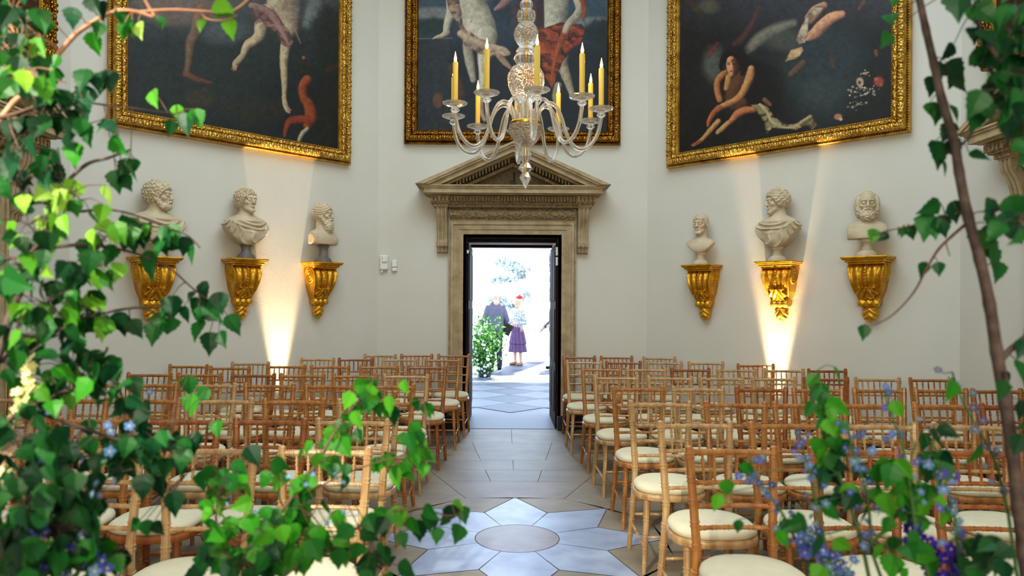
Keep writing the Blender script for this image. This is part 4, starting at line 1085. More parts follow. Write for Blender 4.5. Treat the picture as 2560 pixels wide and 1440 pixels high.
# ================================================================== OUTSIDE
def leaf_geo(b, p, d, n, L, w, col, curl=.1):
    """birch leaf: base p, direction d, normal n"""
    d = d.normalized(); s = d.cross(n)
    if s.length < 1e-4: s = d.orthogonal()
    s.normalize(); n = s.cross(d)
    out = [(0, 0), (.22, .02), (.42, .16), (.52, .27), (.43, .38), (.46, .47), (.33, .57), (.34, .66), (.18, .80), (.10, .93), (0, 1.12)]
    mid = [(0, 0), (0, .28), (0, .6), (0, 1.08)]
    vs = []
    def P(x, y, lift): return p+s*(x*w)+d*(y*L)+n*((lift+curl*(-(y-.5)**2*1.6))*L)
    for x, y in out: vs.append(P(x, y, .10*abs(x)*2))
    for x, y in out[1:-1]: vs.append(P(-x, y, .10*abs(x)*2))
    k = len(out); nb = len(vs); vs += [P(0, .28, 0), P(0, .6, 0)]
    A, B = nb, nb+1; fs = []
    for sgn in (0, 1):
        ring = [0]+[(i if sgn == 0 else k-1+i) for i in range(1, k-1)]+[k-1]
        m_ = 5
        f1 = [tuple(ring[0:4+1])+(A,), tuple(ring[4:8])+(B, A), tuple(ring[7:])+(B,)]
        fs += [f if sgn == 0 else f[::-1] for f in f1]
    j = random.uniform(.75, 1.2); b.cur = tuple(min(1, c*j) for c in lin(col)); b.add(vs, fs)
def rv(): return Vector((random.gauss(0, 1), random.gauss(0, 1), random.gauss(0, 1))).normalized()
def flower_geo(b, c, n, r, col, petals=5, eye=(250, 240, 160)):
    n = n.normalized(); s = n.orthogonal().normalized(); t = n.cross(s); j = random.uniform(.75, 1.15); b.cur = tuple(min(1, v*j) for v in lin(col))
    for k in range(petals):
        a = 2*math.pi*k/petals; d = s*math.cos(a)+t*math.sin(a); e = n.cross(d)
        b.add([c, c+d*r*.5+e*r*.38+n*r*.15, c+d*r*.95+e*r*.30+n*r*.2, c+d*r*1.05+n*r*.1, c+d*r*.95-e*r*.30+n*r*.2, c+d*r*.5-e*r*.38+n*r*.15], [(0, 1, 2, 3, 4, 5)])
    b.cur = lin(eye); b.ball(c+n*r*.12, r*.16, 5)
# bush at the doorway
bc = at(1212, 945, 14.7); bc.z = 0
root = empty('flowering_bush', Matrix.Translation((bc.x, bc.y, 0)), 'leafy green bush with small white flowers beside the doorway outside', 'bush')
b = MB(); bs = MB(); bf = MB()
for k in range(46):
    a = random.uniform(0, 2*math.pi); h = random.uniform(.5, 1.25); sp = random.uniform(.05, .42)
    pts = [Vector((.03*math.cos(a), .03*math.sin(a), .02+i/5*h)) + Vector((math.cos(a), math.sin(a), 0))*sp*(i/5)**1.4 for i in range(6)]
    bs.tube(pts, [.008, .007, .006, .005, .004, .002], 5)
    for q in range(40):
        t = random.uniform(.05, 1); i = min(4, int(t*5)); p = pts[i].lerp(pts[i+1], t*5-i)+rv()*.09
        leaf_geo(b, p, (rv()+Vector((0, 0, .3))), rv()+Vector((0, -1, .6)), random.uniform(.05, .085), .045, random.choice(((64, 128, 40), (92, 156, 56), (48, 104, 40), (120, 176, 80))))
        if q % 8 == 0 and p.z < .85: flower_geo(bf, p+rv()*.04+Vector((0, -.05, 0)), Vector((0, -1, .3))+rv()*.4, .028, (250, 246, 244))
for v in (b, bs, bf): pass
b.build('foliage', M['leaf'], root, col=True); bs.build('stems', M['greenstem'], root); bf.build('blossoms', M['petal'], root, col=True)
b = MB(); b.lathe([(.10, 0), (.13, .02), (.15, .22), (.16, .24), (.14, .24), (.13, .2)], 20); b.build('pot', M['plinth'], root, smooth=True)
# columns of the portico
for px, Y, lab in ((1196, 19.0, 'white portico column left of the man, washed out by sunlight'), (1349, 19.0, 'white portico column right of the woman, washed out by sunlight')):
    p = at(px, 800, Y)
    root = empty('portico_column', Matrix.Translation((p.x, Y, -.01)), lab, 'column')
    b = MB(); b.box(-.36, .36, -.36, .36, 0, .12); b.build('plinth', M['column'], root)
    b = MB(); b.lathe([(.34, .12), (.36, .16), (.33, .2), (.28, .22), (.30, .26), (.27, .3)], 28); b.build('base', M['column'], root, smooth=True)
    b = MB(); b.lathe([(.25, .29), (.25, 1.6), (.23, 3.6), (.21, 4.6), (.3, 4.7)], 28, None, .02, 14); b.build('shaft', M['column'], root, smooth=True)
# trees
def bigtree(px, Y, h, w, lab, cols, cedar=False):  # foliage and trunk colours are paled, outdoor haze put into them
    p = at(px, 760, Y); root = empty('garden_tree', Matrix.Translation((p.x, Y, -.05)), lab, 'tree')
    b = MB(); b.tube([(0, 0, 0), (.1, 0, h*.4), (0, .1, h*.9)], [.2, .15, .04], 8); b.build('trunk', M['column'], root)
    b = MB()
    for k in range(26):
        z = random.uniform(.15 if not cedar else .3, 1)*h; r = w*(1.05-z/h) if not cedar else w*random.uniform(.4, 1)
        a = random.uniform(0, 6.28); c = Vector((r*math.cos(a), r*math.sin(a), z))
        for q in range(70):
            o_ = rv(); o_.z *= .25 if cedar else .6; pp = c+o_*random.uniform(.2, 1)*w*.35
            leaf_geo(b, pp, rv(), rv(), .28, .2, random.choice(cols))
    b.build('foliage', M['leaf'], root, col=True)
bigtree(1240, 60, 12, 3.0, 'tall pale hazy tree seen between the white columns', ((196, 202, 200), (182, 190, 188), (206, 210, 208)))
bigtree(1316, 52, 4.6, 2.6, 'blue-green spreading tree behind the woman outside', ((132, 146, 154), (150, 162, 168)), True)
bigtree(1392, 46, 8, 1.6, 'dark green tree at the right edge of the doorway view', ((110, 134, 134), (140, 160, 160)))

# people -------------------------------------------------------------
def person(name_label, px, pyfoot, Y, face, man=True, h=1.74):
    p = at(px, pyfoot, Y)
    root = empty('person', Matrix.Translation((p.x, Y, -.0)) @ Matrix.Rotation(R(face), 4, 'Z') @ Matrix.Diagonal((h/1.74,)*3+(1,)), name_label, 'person')
    hipz = .92
    def arm(P, s, k):     # k: elbow, wrist
        sh, el, wr = (s*.19, 0, 1.42), k[0], k[1]
        return sh, el, wr
    arms = {1: ((.27, .02, 1.14), (.30, -.22, 1.06)), -1: ((-.27, .03, 1.14), (-.20, -.2, .98))} if man else {1: ((.22, .03, 1.1), (.12, -.22, 1.08)), -1: ((-.22, .03, 1.1), (-.26, -.2, 1.1))}
    sw = .19 if man else .165
    def hand(P, s):
        el, wr = (Vector(v) for v in arms[s]); d = (wr-el).normalized(); e = wr+d*.05
        r = cap(P, wr, wr+d*.075, .026, .032)
        for i, ln in enumerate((.068, .078, .072, .056)):
            off = Vector((0, 0, (i-1.5)*.019)); q = wr+d*.085+off; k1 = q+d*ln*.55; k2 = k1+d*ln*.4+Vector((-s*.018, 0, -.008))
            r = U(r, U(cap(P, q, k1, .0095), cap(P, k1, k2, .009, .007), .004), .006)
        q = wr+d*.02+Vector((0, 0, .022)); r = U(r, cap(P, q, q+d*.05+Vector((-s*.02, 0, .03)), .012, .009), .008)
        return r
    def body(P):
        H = [P[0], -(P[1]+.02), P[2]-1.62]
        if man: H = [H[0], H[1]*.94-H[2]*.34, H[1]*.34+H[2]*.94]
        d = head_sdf(H, dict(hair='short' if man else 'wave', neck=.12))
        d = U(d, cap(P, (0, .01, 1.42), (0, 0, 1.55), .06, .052), .03)
        d = U(d, ell(P, (0, 0, 1.25), (.15, .095, .22)), .04); d = U(d, ell(P, (0, 0, .98), (.14, .09, .14)), .04)
        for s in (-1, 1):
            el, wr = arms[s]
            d = U(d, cap(P, (s*sw*.9, 0, 1.42), el, .048, .038), .03); d = U(d, cap(P, el, wr, .038, .025), .01); d = U(d, hand(P, s), .01)
            d = U(d, cap(P, (s*.085, 0, .92), (s*.09, -.01, .5), .078, .052), .03); d = U(d, cap(P, (s*.09, -.01, .5), (s*.095, .02, .09), .05, .034), .015)
            d = U(d, cap(P, (s*.095, .02, .05), (s*.11, -.13, .03), .034, .028), .02)
        return d
    sculpt('body', body, (-.42, -.36, -.01), (.42, .24, 1.8), .011, M['skin'], root)
    def shoes(P):
        d = None
        for s in (-1, 1):
            q = U(cap(P, (s*.095, .03, .045), (s*.112, -.15, .035), .044, .038), cap(P, (s*.095, .03, .03), (s*.095, .03, .06), .042), .02)
            q = np.maximum(q, -P[2]+.002); d = q if d is None else np.minimum(d, q)
        return d
    sculpt('shoes', shoes, (-.2, -.24, -.01), (.2, .12, .13), .009, M['shoeblack' if man else 'shoe'], root)
    if man:
        def jacket(P):
            fold = .006*nz(P, 22, 3)
            d = ell(P, (0, 0, 1.27), (.205, .135, .26)); d = U(d, ell(P, (0, .0, 1.0), (.185, .135, .26)), .06)
            for s in (-1, 1):
                el, wr = arms[s]; w2 = tuple(np.array(el)+(np.array(wr)-np.array(el))*.92)
                d = U(d, cap(P, (s*.17, 0, 1.42), el, .066, .056), .04); d = U(d, cap(P, el, w2, .054, .042), .012)
            d = U(d, cap(P, (-.05, .01, 1.49), (.05, .01, 1.49), .062), .04)
            d = np.maximum(d, .80-P[2]); d = S(d, np.maximum(np.abs(P[0])-.004, np.maximum(-P[1], P[2]-1.0)), .004)
            return d+fold
        sculpt('jacket', jacket, (-.4, -.34, .76), (.4, .24, 1.6), .011, M['suit'], root)
        def trs(P):
            d = ell(P, (0, 0, .9), (.165, .115, .16))
            for s in (-1, 1):
                d = U(d, cap(P, (s*.085, 0, .88), (s*.092, 0, .5), .09, .07), .02); d = np.minimum(d, cap(P, (s*.092, 0, .5), (s*.097, .02, .1), .07, .062))
            return np.maximum(d+.005*nz(P, 25, 1), .055-P[2])
        sculpt('trousers', trs, (-.24, -.2, .03), (.24, .2, 1.1), .011, M['trousers'], root)
    else:
        def blouse(P):
            d = ell(P, (0, 0, 1.26), (.175, .12, .24)); d = U(d, ell(P, (0, 0, 1.02), (.16, .115, .16)), .05)
            for s in (-1, 1):
                el, wr = arms[s]; w2 = tuple(np.array(el)+(np.array(wr)-np.array(el))*.8)
                d = U(d, cap(P, (s*.15, 0, 1.41), el, .056, .05), .03); d = U(d, cap(P, el, w2, .048, .045), .01)
            return np.maximum(d+.005*nz(P, 25, 2), .93-P[2])
        sculpt('blouse', blouse, (-.38, -.34, .88), (.38, .2, 1.6), .011, M['blouse'], root)
        def skirt(P):
            th = np.arctan2(P[1], P[0]); r = np.sqrt(P[0]**2+(P[1]*1.15)**2); z = P[2]
            f = .014*np.sin(th*14+z*3)
            t1 = np.maximum(np.abs(r-(.135+(1.0-z)*.22+f)+.02)-.024, np.abs(z-.80)-.24)
            t2 = np.maximum(np.abs(r-(.17+(.85-z)*.18+f*1.2)+.03)-.018, np.abs(z-.58)-.235)
            return np.minimum(t1, t2)*.8
        sculpt('skirt', skirt, (-.34, -.32, .33), (.34, .32, 1.06), .010, M['skirt'], root)
        sculpt('hat', lambda P: U(ell(P, (.03, .02, 1.77), (.09, .09, .045)), cap(P, (.03, 0, 1.80), (.1, .02, 1.86), .014, .006), .02), (-.12, -.14, 1.68), (.2, .16, 1.9), .009, M['red'], root)
    return root
person('man in a grey suit seen from behind, standing beside the bush outside', 1238, 922, 16.4, 180+12, True, 1.76)
person('woman in red hat, floral top and tiered purple skirt, standing outside', 1294, 912, 17.6, -40, False, 1.66)
person('person in dark jacket, mostly hidden behind the right door edge', 1387, 915, 16.6, -70, True, 1.72)
pp = at(1270, 824, 16.3)
b = MB(); b.box(-.11, .11, -.008, .008, -.13, .13, bev=.003); o = b.build('folder', M['black']); o.matrix_world = Matrix.Translation((pp.x-.02, 16.52, pp.z)) @ Matrix.Rotation(R(28), 4, 'Y'); tag(o, 'black folder held low at the right side of the suited man', 'folder')

# ================================================================== FOREGROUND FOLIAGE AND FLOWERS
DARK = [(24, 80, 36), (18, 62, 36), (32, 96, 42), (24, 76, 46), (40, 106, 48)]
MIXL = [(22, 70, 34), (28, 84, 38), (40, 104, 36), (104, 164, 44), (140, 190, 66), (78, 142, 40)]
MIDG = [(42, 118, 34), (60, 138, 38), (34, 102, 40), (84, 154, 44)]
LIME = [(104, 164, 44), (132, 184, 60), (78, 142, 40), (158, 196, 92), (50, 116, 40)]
def smooth_path(px, Y0, Y1=None):
    Y1 = Y0 if Y1 is None else Y1
    n = len(px); P = [at(x, y, Y0+(Y1-Y0)*i/(n-1)) for i, (x, y) in enumerate(px)]
    out = []
    for i in range(n-1):
        p0, p1, p2, p3 = P[max(i-1, 0)], P[i], P[i+1], P[min(i+2, n-1)]
        for q in range(5):
            t = q/5; out.append(.5*((2*p1)+(p2-p0)*t+(2*p0-5*p1+4*p2-p3)*t*t+(3*p1-p0-3*p2+p3)*t**3))
    out.append(P[-1]); return out
def branch(label, paths, clusters, leaves=(), bark='bark', name='birch_branch', cat='branch', group=None, tofloor=None, flowers=(), sz=1.):
    """paths: [(pixel list, depth0, depth1, r0, r1, leaves per path, palette)]; clusters: (px,py,rx,ry,n,palette,depth)"""
    st = MB(); lf = MB(); bl = MB(); allp = []
    lp = [smooth_path(p[0], p[1], p[2]) for p in paths]
    base = lp[0][0]
    for P, p in zip(lp, paths):
        n = len(P); rad = [p[3]+(p[4]-p[3])*i/(n-1) for i in range(n)]
        rad = [r*(1.12 if i % 5 == 0 else 1) for i, r in enumerate(rad)]
        st.tube(P, rad, 7); allp += P
    if tofloor:
        x, y = tofloor; q = base; m = q.lerp(Vector((x, y, .4)), .5)
        st.tube([Vector((x, y, 0)), Vector((x, y, .35)), m, q], [paths[0][3]*1.5, paths[0][3]*1.3, paths[0][3]*1.1, paths[0][3]], 7)
    def one(p, pal, L=None, src=None):
        d = Vector((random.gauss(0, .5), random.gauss(0, .3), -1.0+random.gauss(0, .45)))
        nrm = Vector((random.gauss(0, .9), -1, random.gauss(.1, .8)))
        L = L or random.uniform(.028, .044)*sz
        src = src if src is not None else min(allp, key=lambda q: (q-p).length_squared)
        if (src-p).length > .0015:
            mid = src.lerp(p, .5)+Vector((0, 0, .006)); st.tube([src, mid, p], [.0011, .0009, .0007], 4, cap=False)
        leaf_geo(lf, p, d, nrm, L, L*random.uniform(.82, 1.0), random.choice(pal), random.uniform(-.1, .3))
    for P, p in zip(lp, paths):
        for _ in range(p[5]):
            i = random.randrange(int(len(P)*.15), len(P)); o_ = rv()*random.uniform(.008, .03)
            one(P[i]+o_, p[6], src=P[i])
    for (cx, cy, rx, ry, n, pal, Y) in clusters:
        c = at(cx, cy, Y); s_ = min(allp, key=lambda q: (q-c).length_squared)
        tw = [s_, s_.lerp(c, .5)+rv()*.008, c]; st.tube(tw, [.0022, .0016, .001], 5)
        sub = [s_.lerp(c, t) for t in (.4, .7, 1.)]
        for _ in range(int(n*.72)):
            a = random.uniform(0, 6.283); q = math.sqrt(random.random())*1.08
            p = at(cx+rx*q*math.cos(a), cy+ry*q*math.sin(a)-14, Y+random.gauss(0, .05)); one(p, pal, src=min(sub, key=lambda v: (v-p).length_squared))
    for (x, y, Lp, rot, pal, Y) in leaves:
        p = at(x, y, Y); s_ = min(allp, key=lambda q: (q-p).length_squared); a = R(rot)
        m_ = s_.lerp(p, .5)+Vector((0, 0, .004)); st.tube([s_, m_, p], [.0012, .001, .0008], 4, cap=False)
        L = Lp*Y/F; leaf_geo(lf, p, Vector((math.sin(a), random.gauss(0, .2), -math.cos(a))), Vector((random.gauss(0, .4), -1, random.gauss(0, .3))), L, L*.92, random.choice(pal))
    for (x, y, r, col, Y) in flowers:
        c = at(x, y, Y); s_ = min(allp, key=lambda q: (q-c).length_squared)
        if (s_-c).length > .003: st.tube([s_, s_.lerp(c, .5)+Vector((0, 0, -.004)), c], [.0011, .001, .0008], 4, cap=False)
        flower_geo(bl, c, Vector((random.gauss(0, .6), -1, random.gauss(.1, .6))), r*Y/F, col)
    root = empty(name, Matrix.Identity(4), label, cat, group)
    root.location = base if not tofloor else (tofloor[0], tofloor[1], 0)
    off = Vector(root.location)
    for m_, nm, mt, cl in ((st, 'stem', M[bark], False), (lf, 'leaves', M['leaf'], True), (bl, 'blossoms', M['petal'], True)):
        if m_.v:
            m_.v = [tuple(Vector(v)-off) for v in m_.v]; m_.build(nm, mt, root, col=cl, smooth='all' if nm == 'stem' else False)
    return root
GL = 'cut foliage framing the view on the left'; GR = 'cut foliage framing the view on the right'
# --- left
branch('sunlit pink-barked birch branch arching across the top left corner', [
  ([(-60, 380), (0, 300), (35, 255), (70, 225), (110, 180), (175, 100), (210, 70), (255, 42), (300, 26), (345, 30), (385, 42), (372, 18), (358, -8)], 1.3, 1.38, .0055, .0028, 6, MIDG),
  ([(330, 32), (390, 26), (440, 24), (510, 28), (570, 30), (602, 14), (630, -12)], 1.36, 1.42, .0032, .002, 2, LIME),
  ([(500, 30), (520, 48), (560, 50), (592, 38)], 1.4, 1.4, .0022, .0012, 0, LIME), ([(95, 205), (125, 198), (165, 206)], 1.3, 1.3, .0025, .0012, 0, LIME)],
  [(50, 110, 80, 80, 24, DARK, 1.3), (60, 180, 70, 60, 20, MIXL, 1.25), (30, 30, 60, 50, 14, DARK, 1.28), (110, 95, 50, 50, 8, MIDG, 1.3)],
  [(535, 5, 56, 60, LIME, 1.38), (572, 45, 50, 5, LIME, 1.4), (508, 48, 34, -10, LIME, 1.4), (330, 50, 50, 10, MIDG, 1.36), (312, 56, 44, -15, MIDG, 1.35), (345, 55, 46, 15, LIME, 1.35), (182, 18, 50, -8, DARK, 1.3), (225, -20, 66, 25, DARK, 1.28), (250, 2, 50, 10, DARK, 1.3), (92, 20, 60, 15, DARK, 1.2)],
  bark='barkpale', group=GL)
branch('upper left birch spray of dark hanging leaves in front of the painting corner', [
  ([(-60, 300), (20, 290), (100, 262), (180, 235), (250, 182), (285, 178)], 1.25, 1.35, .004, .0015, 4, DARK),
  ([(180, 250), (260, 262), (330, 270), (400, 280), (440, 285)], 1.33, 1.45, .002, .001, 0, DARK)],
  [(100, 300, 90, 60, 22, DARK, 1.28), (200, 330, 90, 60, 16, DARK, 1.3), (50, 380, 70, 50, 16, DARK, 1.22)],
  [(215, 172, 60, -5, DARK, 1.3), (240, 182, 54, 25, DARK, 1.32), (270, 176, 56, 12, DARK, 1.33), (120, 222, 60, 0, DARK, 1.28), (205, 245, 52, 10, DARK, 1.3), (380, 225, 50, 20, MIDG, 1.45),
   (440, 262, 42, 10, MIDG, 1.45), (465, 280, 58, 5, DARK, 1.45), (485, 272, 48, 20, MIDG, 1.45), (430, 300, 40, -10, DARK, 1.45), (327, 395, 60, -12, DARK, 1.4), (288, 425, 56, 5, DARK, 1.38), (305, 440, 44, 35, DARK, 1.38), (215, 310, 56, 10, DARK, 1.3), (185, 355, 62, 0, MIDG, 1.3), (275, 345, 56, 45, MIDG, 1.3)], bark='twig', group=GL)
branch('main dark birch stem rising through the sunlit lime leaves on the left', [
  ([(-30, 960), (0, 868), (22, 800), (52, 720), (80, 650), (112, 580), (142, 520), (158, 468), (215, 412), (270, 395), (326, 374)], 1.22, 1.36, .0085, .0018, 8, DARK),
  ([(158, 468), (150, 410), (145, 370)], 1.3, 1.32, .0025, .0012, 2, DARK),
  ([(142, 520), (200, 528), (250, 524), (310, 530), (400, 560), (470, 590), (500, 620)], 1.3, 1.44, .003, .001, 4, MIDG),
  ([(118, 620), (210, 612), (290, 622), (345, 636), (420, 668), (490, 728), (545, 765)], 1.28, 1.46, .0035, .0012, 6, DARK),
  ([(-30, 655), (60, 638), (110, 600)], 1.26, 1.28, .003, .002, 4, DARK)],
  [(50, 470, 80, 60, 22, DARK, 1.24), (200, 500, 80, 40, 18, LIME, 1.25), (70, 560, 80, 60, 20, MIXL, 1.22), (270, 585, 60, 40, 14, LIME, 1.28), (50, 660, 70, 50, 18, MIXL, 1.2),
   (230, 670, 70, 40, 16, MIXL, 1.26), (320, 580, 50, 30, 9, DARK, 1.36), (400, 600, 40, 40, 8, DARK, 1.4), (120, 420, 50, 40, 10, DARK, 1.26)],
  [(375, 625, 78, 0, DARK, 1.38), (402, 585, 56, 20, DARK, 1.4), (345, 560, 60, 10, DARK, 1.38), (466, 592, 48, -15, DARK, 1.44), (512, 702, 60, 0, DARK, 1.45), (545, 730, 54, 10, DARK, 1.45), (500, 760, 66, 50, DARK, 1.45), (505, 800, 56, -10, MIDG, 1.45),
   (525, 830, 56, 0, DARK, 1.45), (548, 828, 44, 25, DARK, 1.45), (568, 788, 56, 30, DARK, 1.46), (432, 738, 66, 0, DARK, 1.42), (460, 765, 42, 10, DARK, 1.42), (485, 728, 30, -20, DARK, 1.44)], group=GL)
branch('middle left birch branch of dark leaves below the lime cluster', [
  ([(-40, 930), (0, 900), (60, 852), (140, 822), (200, 800), (290, 776), (362, 770), (395, 795), (420, 830)], 1.24, 1.42, .005, .0012, 8, DARK),
  ([(0, 905), (70, 885), (130, 840), (175, 810)], 1.24, 1.28, .003, .0015, 4, DARK)],
  [(120, 760, 90, 45, 22, MIXL, 1.24), (230, 780, 70, 50, 22, MIXL, 1.27), (110, 850, 80, 40, 14, DARK, 1.24), (40, 830, 60, 60, 14, MIXL, 1.2), (180, 710, 40, 60, 14, DARK, 1.22)],
  [(390, 805, 58, -8, DARK, 1.4), (300, 780, 62, 0, DARK, 1.38), (325, 800, 50, 30, DARK, 1.38), (262, 790, 60, -10, MIDG, 1.36), (5, 690, 90, 70, DARK, 1.1)], group=GL)
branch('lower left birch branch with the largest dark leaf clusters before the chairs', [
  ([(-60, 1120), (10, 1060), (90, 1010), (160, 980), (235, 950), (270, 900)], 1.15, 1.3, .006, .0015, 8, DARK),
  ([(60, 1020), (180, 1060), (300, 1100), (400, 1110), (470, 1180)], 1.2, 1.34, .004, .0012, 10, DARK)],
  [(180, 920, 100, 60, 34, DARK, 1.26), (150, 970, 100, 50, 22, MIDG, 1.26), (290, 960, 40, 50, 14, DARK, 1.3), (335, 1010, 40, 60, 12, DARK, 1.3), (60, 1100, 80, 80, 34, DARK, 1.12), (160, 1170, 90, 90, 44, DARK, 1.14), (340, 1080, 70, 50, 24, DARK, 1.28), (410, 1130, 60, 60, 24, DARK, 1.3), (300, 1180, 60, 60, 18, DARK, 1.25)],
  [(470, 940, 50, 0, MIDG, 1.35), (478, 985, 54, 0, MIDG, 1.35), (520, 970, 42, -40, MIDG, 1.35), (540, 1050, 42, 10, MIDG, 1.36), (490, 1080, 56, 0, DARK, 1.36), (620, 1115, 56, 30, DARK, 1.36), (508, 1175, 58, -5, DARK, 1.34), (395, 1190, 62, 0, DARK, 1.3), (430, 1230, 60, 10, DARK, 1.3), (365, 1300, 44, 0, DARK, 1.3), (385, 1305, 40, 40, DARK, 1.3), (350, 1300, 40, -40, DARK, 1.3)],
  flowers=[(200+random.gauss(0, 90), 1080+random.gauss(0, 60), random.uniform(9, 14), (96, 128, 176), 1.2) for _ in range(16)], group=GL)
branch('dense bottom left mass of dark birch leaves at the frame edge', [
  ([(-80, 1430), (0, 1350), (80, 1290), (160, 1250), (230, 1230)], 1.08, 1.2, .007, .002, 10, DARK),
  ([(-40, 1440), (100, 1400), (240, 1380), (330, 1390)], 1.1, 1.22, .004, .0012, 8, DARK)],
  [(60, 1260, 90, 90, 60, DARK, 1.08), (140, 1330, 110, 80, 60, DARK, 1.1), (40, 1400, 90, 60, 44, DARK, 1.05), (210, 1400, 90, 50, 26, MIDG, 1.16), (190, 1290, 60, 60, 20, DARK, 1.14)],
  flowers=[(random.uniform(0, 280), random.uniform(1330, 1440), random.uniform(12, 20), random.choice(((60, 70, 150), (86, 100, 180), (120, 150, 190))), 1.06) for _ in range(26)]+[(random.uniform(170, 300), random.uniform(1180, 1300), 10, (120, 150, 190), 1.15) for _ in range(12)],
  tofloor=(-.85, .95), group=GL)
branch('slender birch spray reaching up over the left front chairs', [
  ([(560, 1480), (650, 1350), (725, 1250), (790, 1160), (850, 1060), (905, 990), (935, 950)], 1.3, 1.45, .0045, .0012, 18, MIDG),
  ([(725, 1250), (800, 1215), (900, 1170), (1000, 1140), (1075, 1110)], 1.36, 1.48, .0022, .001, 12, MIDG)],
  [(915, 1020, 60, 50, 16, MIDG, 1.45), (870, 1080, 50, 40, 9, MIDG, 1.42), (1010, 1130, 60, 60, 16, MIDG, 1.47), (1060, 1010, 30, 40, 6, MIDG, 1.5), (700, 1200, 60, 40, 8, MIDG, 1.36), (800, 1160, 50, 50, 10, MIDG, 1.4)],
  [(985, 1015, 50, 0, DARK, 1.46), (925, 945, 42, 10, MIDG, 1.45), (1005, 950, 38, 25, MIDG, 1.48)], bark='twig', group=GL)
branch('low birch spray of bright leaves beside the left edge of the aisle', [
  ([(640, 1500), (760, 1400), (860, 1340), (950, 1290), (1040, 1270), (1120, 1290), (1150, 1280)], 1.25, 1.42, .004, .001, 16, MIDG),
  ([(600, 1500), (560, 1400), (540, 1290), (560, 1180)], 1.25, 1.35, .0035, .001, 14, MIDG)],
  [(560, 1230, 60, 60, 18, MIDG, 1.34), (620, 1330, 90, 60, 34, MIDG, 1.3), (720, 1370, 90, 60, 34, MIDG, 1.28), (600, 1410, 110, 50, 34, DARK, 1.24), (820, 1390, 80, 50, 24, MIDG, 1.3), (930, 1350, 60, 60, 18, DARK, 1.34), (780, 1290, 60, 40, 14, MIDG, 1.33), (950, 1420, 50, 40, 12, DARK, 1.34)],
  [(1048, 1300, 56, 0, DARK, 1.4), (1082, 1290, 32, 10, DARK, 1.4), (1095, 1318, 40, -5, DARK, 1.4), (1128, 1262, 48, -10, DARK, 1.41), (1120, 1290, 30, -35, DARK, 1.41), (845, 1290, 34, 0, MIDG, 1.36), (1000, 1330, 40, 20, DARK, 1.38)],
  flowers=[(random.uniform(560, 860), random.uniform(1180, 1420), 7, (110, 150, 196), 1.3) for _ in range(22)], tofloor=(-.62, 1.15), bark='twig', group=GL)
# pale blossom spikes on the far left
def spike(lab, path, Y, cols, n, r, tofloor=None, spread=14, leafn=0, group=None):
    fl = []
    for k in range(n):
        t = k/(n-1)*(len(path)-1); i = min(len(path)-2, int(t)); x = path[i][0]+(path[i+1][0]-path[i][0])*(t-i); y = path[i][1]+(path[i+1][1]-path[i][1])*(t-i)
        fl.append((x+random.gauss(0, spread), y+random.gauss(0, spread*.6), r*random.uniform(.75, 1.2), random.choice(cols), Y))
    return branch(lab, [(path[::-1], Y, Y, .0028, .0012, leafn, MIDG)], [], [], bark='greenstem', name='flower_stem', cat='flower', flowers=fl, tofloor=tofloor, group=group)
CRE = [(236, 232, 168), (246, 240, 196), (222, 220, 140)]
spike('upright cream-yellow blossom spike at the far left edge before the chairs', [(72, 900), (66, 950), (50, 1000), (30, 1060), (14, 1120)], 1.2, CRE, 46, 12, spread=11, group=GL, tofloor=(-1.0, 1.1))
spike('pink-tinged blossom spike low at the far left edge', [(16, 1130), (14, 1180), (4, 1260)], 1.15, [(220, 168, 160), (232, 196, 180), (236, 232, 168)], 22, 16, spread=14, group=GL, tofloor=(-.95, 1.0))
# --- right
branch('thick dark birch stem rising along the right edge of the view', [
  ([(2575, 1500), (2565, 1400), (2548, 1270), (2530, 1120), (2512, 1000), (2492, 880), (2474, 760), (2450, 650), (2420, 540), (2398, 430), (2385, 350), (2355, 250), (2335, 160), (2315, 75), (2295, -20)], 1.15, 1.3, .0115, .006, 4, DARK),
  ([(2498, 905), (2530, 870), (2590, 820)], 1.2, 1.22, .006, .004, 3, DARK), ([(2392, 372), (2420, 345), (2450, 300)], 1.26, 1.28, .003, .0015, 1, DARK)],
  [(2365, 170, 30, 60, 4, DARK, 1.3)],
  [(2330, 190, 50, -5, DARK, 1.3), (2325, 255, 42, 5, DARK, 1.3), (2365, 155, 62, 30, DARK, 1.3), (2375, 190, 56, 50, DARK, 1.3), (2340, 265, 46, 0, DARK, 1.3), (2375, 262, 46, 20, DARK, 1.3), (2340, 350, 72, 0, DARK, 1.28), (2352, 395, 46, 10, DARK, 1.28), (2370, 350, 50, 30, DARK, 1.28),
   (2440, 575, 50, 10, MIDG, 1.24), (2465, 600, 56, 20, MIDG, 1.24), (2480, 620, 66, 15, DARK, 1.23), (2500, 655, 52, -5, DARK, 1.23), (2475, 560, 50, 0, DARK, 1.24), (2470, 530, 40, 10, DARK, 1.25), (2520, 560, 60, 40, DARK, 1.22), (2540, 900, 60, 10, DARK, 1.2), (2555, 1000, 50, 0, DARK, 1.2)],
  tofloor=(.95, .9), group=GR)
branch('thin birch twig looping left from the dark stem toward the rightmost bust bracket', [
  ([(2415, 560), (2380, 590), (2345, 625), (2315, 675), (2285, 730), (2240, 780), (2200, 806), (2165, 815)], 1.25, 1.32, .0028, .001, 0, DARK),
  ([(2365, 604), (2368, 620), (2375, 640)], 1.26, 1.26, .0012, .0008, 0, DARK)], [],
  [(2162, 812, 38, -8, DARK, 1.32), (2312, 655, 38, -12, DARK, 1.29), (2345, 655, 34, 5, DARK, 1.28)], bark='twig', group=GR)
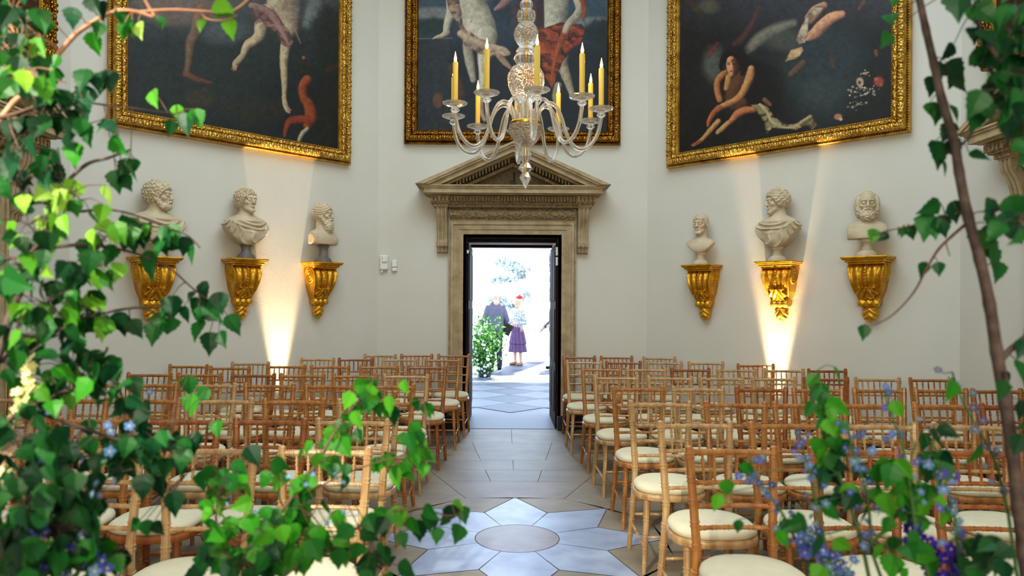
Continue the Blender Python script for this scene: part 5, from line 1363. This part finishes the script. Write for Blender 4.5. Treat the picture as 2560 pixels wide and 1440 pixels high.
branch('small-leaved twig crossing in front of the balding bust', [
  ([(2425, 520), (2385, 535), (2330, 552), (2270, 566), (2215, 578), (2180, 588)], 1.24, 1.34, .0022, .0008, 0, DARK)], [],
  [(2186, 572, 38, -12, MIDG, 1.34), (2220, 584, 26, -50, DARK, 1.33), (2246, 572, 18, 0, DARK, 1.32), (2272, 564, 36, 20, DARK, 1.31), (2262, 566, 28, -10, DARK, 1.31), (2320, 535, 66, -10, DARK, 1.28), (2345, 540, 56, 25, DARK, 1.27), (2350, 505, 56, -60, DARK, 1.26), (2378, 505, 60, 30, DARK, 1.25), (2330, 560, 40, 5, DARK, 1.28)], bark='twig', group=GR)
branch('dark leafy birch branch filling the top right corner', [
  ([(2620, 250), (2560, 200), (2500, 150), (2450, 70), (2420, 0), (2400, -40)], 1.1, 1.2, .005, .002, 8, DARK), ([(2620, 120), (2540, 110), (2480, 90)], 1.1, 1.16, .004, .002, 6, DARK)],
  [(2480, 40, 60, 60, 14, DARK, 1.16), (2540, 80, 60, 90, 26, DARK, 1.12), (2510, 240, 60, 60, 26, DARK, 1.12), (2560, 330, 40, 60, 10, DARK, 1.1), (2545, 180, 50, 60, 18, DARK, 1.12)],
  [(2395, -40, 90, 0, DARK, 1.15), (2360, -10, 40, 60, DARK, 1.2), (2385, 110, 46, -35, DARK, 1.25), (2240, -20, 34, 0, MIDG, 1.4), (2222, 35, 42, -5, DARK, 1.4), (2225, 80, 46, -30, DARK, 1.4), (2430, 130, 60, 60, DARK, 1.18), (2440, 270, 70, -20, DARK, 1.15)], group=GR)
branch('leafy sprig on the right edge beside the stone door bracket', [
  ([(2640, 560), (2580, 545), (2530, 530), (2490, 525), (2450, 530)], 1.1, 1.2, .003, .001, 5, DARK), ([(2610, 550), (2600, 800), (2590, 1000), (2560, 1080)], 1.1, 1.12, .003, .001, 5, DARK)],
  [(2545, 560, 40, 40, 8, DARK, 1.14)], [(2525, 490, 70, 30, DARK, 1.14)], group=GR)
branch('upright leafy green stem among the right chairs, in front of the blue flowers', [
  ([(2180, 1480), (2150, 1340), (2110, 1220), (2085, 1140), (2065, 1050), (2050, 960), (2045, 925)], 1.2, 1.3, .0035, .0012, 12, MIDG),
  ([(2160, 1380), (2240, 1290), (2300, 1200), (2330, 1120), (2335, 1060)], 1.2, 1.26, .003, .0012, 8, DARK)],
  [(2057, 985, 22, 50, 6, MIDG, 1.29), (2060, 1050, 40, 40, 8, MIDG, 1.28), (2095, 1150, 50, 50, 14, DARK, 1.26), (2110, 1230, 50, 50, 14, DARK, 1.24), (2230, 1200, 60, 50, 20, MIDG, 1.22), (2290, 1230, 60, 50, 16, MIDG, 1.22), (2250, 1290, 60, 50, 14, MIDG, 1.2), (2330, 1140, 30, 50, 8, DARK, 1.24), (2240, 1380, 50, 60, 12, MIDG, 1.16), (2480, 1400, 80, 60, 20, DARK, 1.12), (2010, 1340, 40, 30, 8, DARK, 1.22)],
  [(1815, 1200, 44, 10, MIDG, 1.28), (1798, 1235, 44, -15, MIDG, 1.28), (1845, 1300, 32, 0, DARK, 1.28)], tofloor=(.72, 1.05), bark='greenstem', group=GR)
BLU = [(80, 106, 172), (104, 136, 190), (64, 90, 156), (104, 140, 168), (92, 98, 180)]
PUR = [(76, 52, 176), (96, 66, 196), (64, 44, 150)]
sp = [('leftmost blue flower stem leaning over the front right chairs', [(1870, 1140), (1890, 1190), (1925, 1240), (1965, 1300), (2010, 1400)], 26, BLU, 10),
      ('blue flower stem left of the upright green stem', [(1990, 1070), (2010, 1130), (2030, 1200), (2045, 1280), (2070, 1390)], 30, BLU, 10),
      ('blue flower stem rising right of the upright green stem', [(2120, 1060), (2130, 1120), (2150, 1180), (2170, 1250), (2180, 1380)], 34, BLU, 11),
      ('tall sparse blue flower stem beside the leaning chairs', [(2210, 980), (2230, 1040), (2255, 1110), (2270, 1190), (2290, 1330)], 26, BLU, 9),
      ('blue flower stem with dangling bells near the thick dark stem', [(2340, 1150), (2360, 1200), (2380, 1260), (2390, 1320), (2400, 1430)], 32, BLU, 13),
      ('rightmost faded grey-blue flower stem crossing the thick dark stem', [(2380, 930), (2410, 1010), (2450, 1080), (2490, 1160), (2520, 1280)], 22, [(120, 130, 160), (110, 120, 150), (104, 100, 140)], 10),
      ('low purple delphinium spike at the bottom right', [(2285, 1320), (2300, 1360), (2330, 1400), (2350, 1450)], 40, PUR, 17),
      ('low blue flower cluster at the bottom edge, right of the front cushion', [(2010, 1340), (2040, 1380), (2080, 1410), (2130, 1440)], 44, BLU, 14),
      ('purple delphinium spike beside the rightmost front chair', [(2370, 1390), (2400, 1420), (2440, 1450)], 26, PUR, 16)]
for i, (lab, pth, n, cols, r) in enumerate(sp):
    spike(lab, pth, 1.24-.02*(i % 5), cols, int(n*.8), r, spread=20, leafn=2, group='blue and purple flower stems', tofloor=(.66+.03*i, 1.0+.02*i))

# ================================================================== LIGHT, WORLD, CAMERA
def area(name, loc, rot, sx, sy, e, col, spread=None):
    L = bpy.data.lights.new(name, 'AREA'); L.shape = 'RECTANGLE'; L.size = sx; L.size_y = sy; L.energy = e; L.color = col
    o = bpy.data.objects.new(name, L); C.objects.link(o); o.location = loc; o.rotation_euler = rot; return o
area('dome_daylight', (0, 4.2, 6.4), (0, 0, 0), 4.5, 4.5, 245, (.72, .89, 1.0))
area('front_window_daylight', (0, -2.6, 2.3), (R(92), 0, 0), 2.2, 1.6, 135, (1.0, .90, .74))
area('portico_fill', (0, 13.4, 3.0), (R(-72), 0, 0), 1.6, .5, 62, (.42, .60, 1.0))  # added lamp, unseen above the doorway view, tints the aisle blue
S_ = bpy.data.lights.new('sun', 'SUN'); S_.energy = 14; S_.angle = R(1); S_.color = (1, .96, .9)
so = bpy.data.objects.new('sun', S_); C.objects.link(so); so.rotation_euler = (R(-38), R(12), 0)
sp_ = bpy.data.lights.new('sunbeam', 'SPOT'); sp_.energy = 800; sp_.spot_size = R(21); sp_.spot_blend = .5; sp_.color = (1, .94, .78); sp_.shadow_soft_size = .05
spo = bpy.data.objects.new('sunbeam', sp_); C.objects.link(spo); spo.location = (-1.8, -1.0, 3.1)
tgt = at(130, 560, 1.25); spo.rotation_euler = (tgt-spo.location).to_track_quat('-Z', 'Y').to_euler()
w = bpy.data.worlds.new('World'); bpy.context.scene.world = w; w.use_nodes = True
bg = w.node_tree.nodes['Background']; bg.inputs[0].default_value = (.66, .82, 1.0, 1); bg.inputs[1].default_value = 3.8
cd = bpy.data.cameras.new('Camera'); co = bpy.data.objects.new('Camera', cd); C.objects.link(co)
cd.sensor_width = 36; cd.lens = F/2560*36; cd.shift_y = (CY-720)/2560; cd.shift_x = -(CX-1280)/2560; cd.clip_start = .02; cd.clip_end = 500
co.matrix_world = Matrix.Translation(CAM) @ Matrix.Rotation(R(90), 4, 'X') @ Matrix.Rotation(ROLL, 4, 'Z')
cd.dof.use_dof = True; cd.dof.focus_distance = 7.2; cd.dof.aperture_fstop = 3.4
sc_ = bpy.context.scene; sc_.camera = co
sc_.view_settings.view_transform = 'Standard'; sc_.view_settings.look = 'Medium High Contrast'; sc_.view_settings.exposure = 0.0
sc_.cycles.use_denoising = True
sc_.cycles.use_adaptive_sampling = True; sc_.cycles.adaptive_threshold = .06; sc_.cycles.diffuse_bounces = 3; sc_.cycles.glossy_bounces = 3
sc_.cycles.max_bounces = 7; sc_.cycles.transmission_bounces = 7; sc_.cycles.transparent_max_bounces = 8
sc_.cycles.sample_clamp_indirect = 8
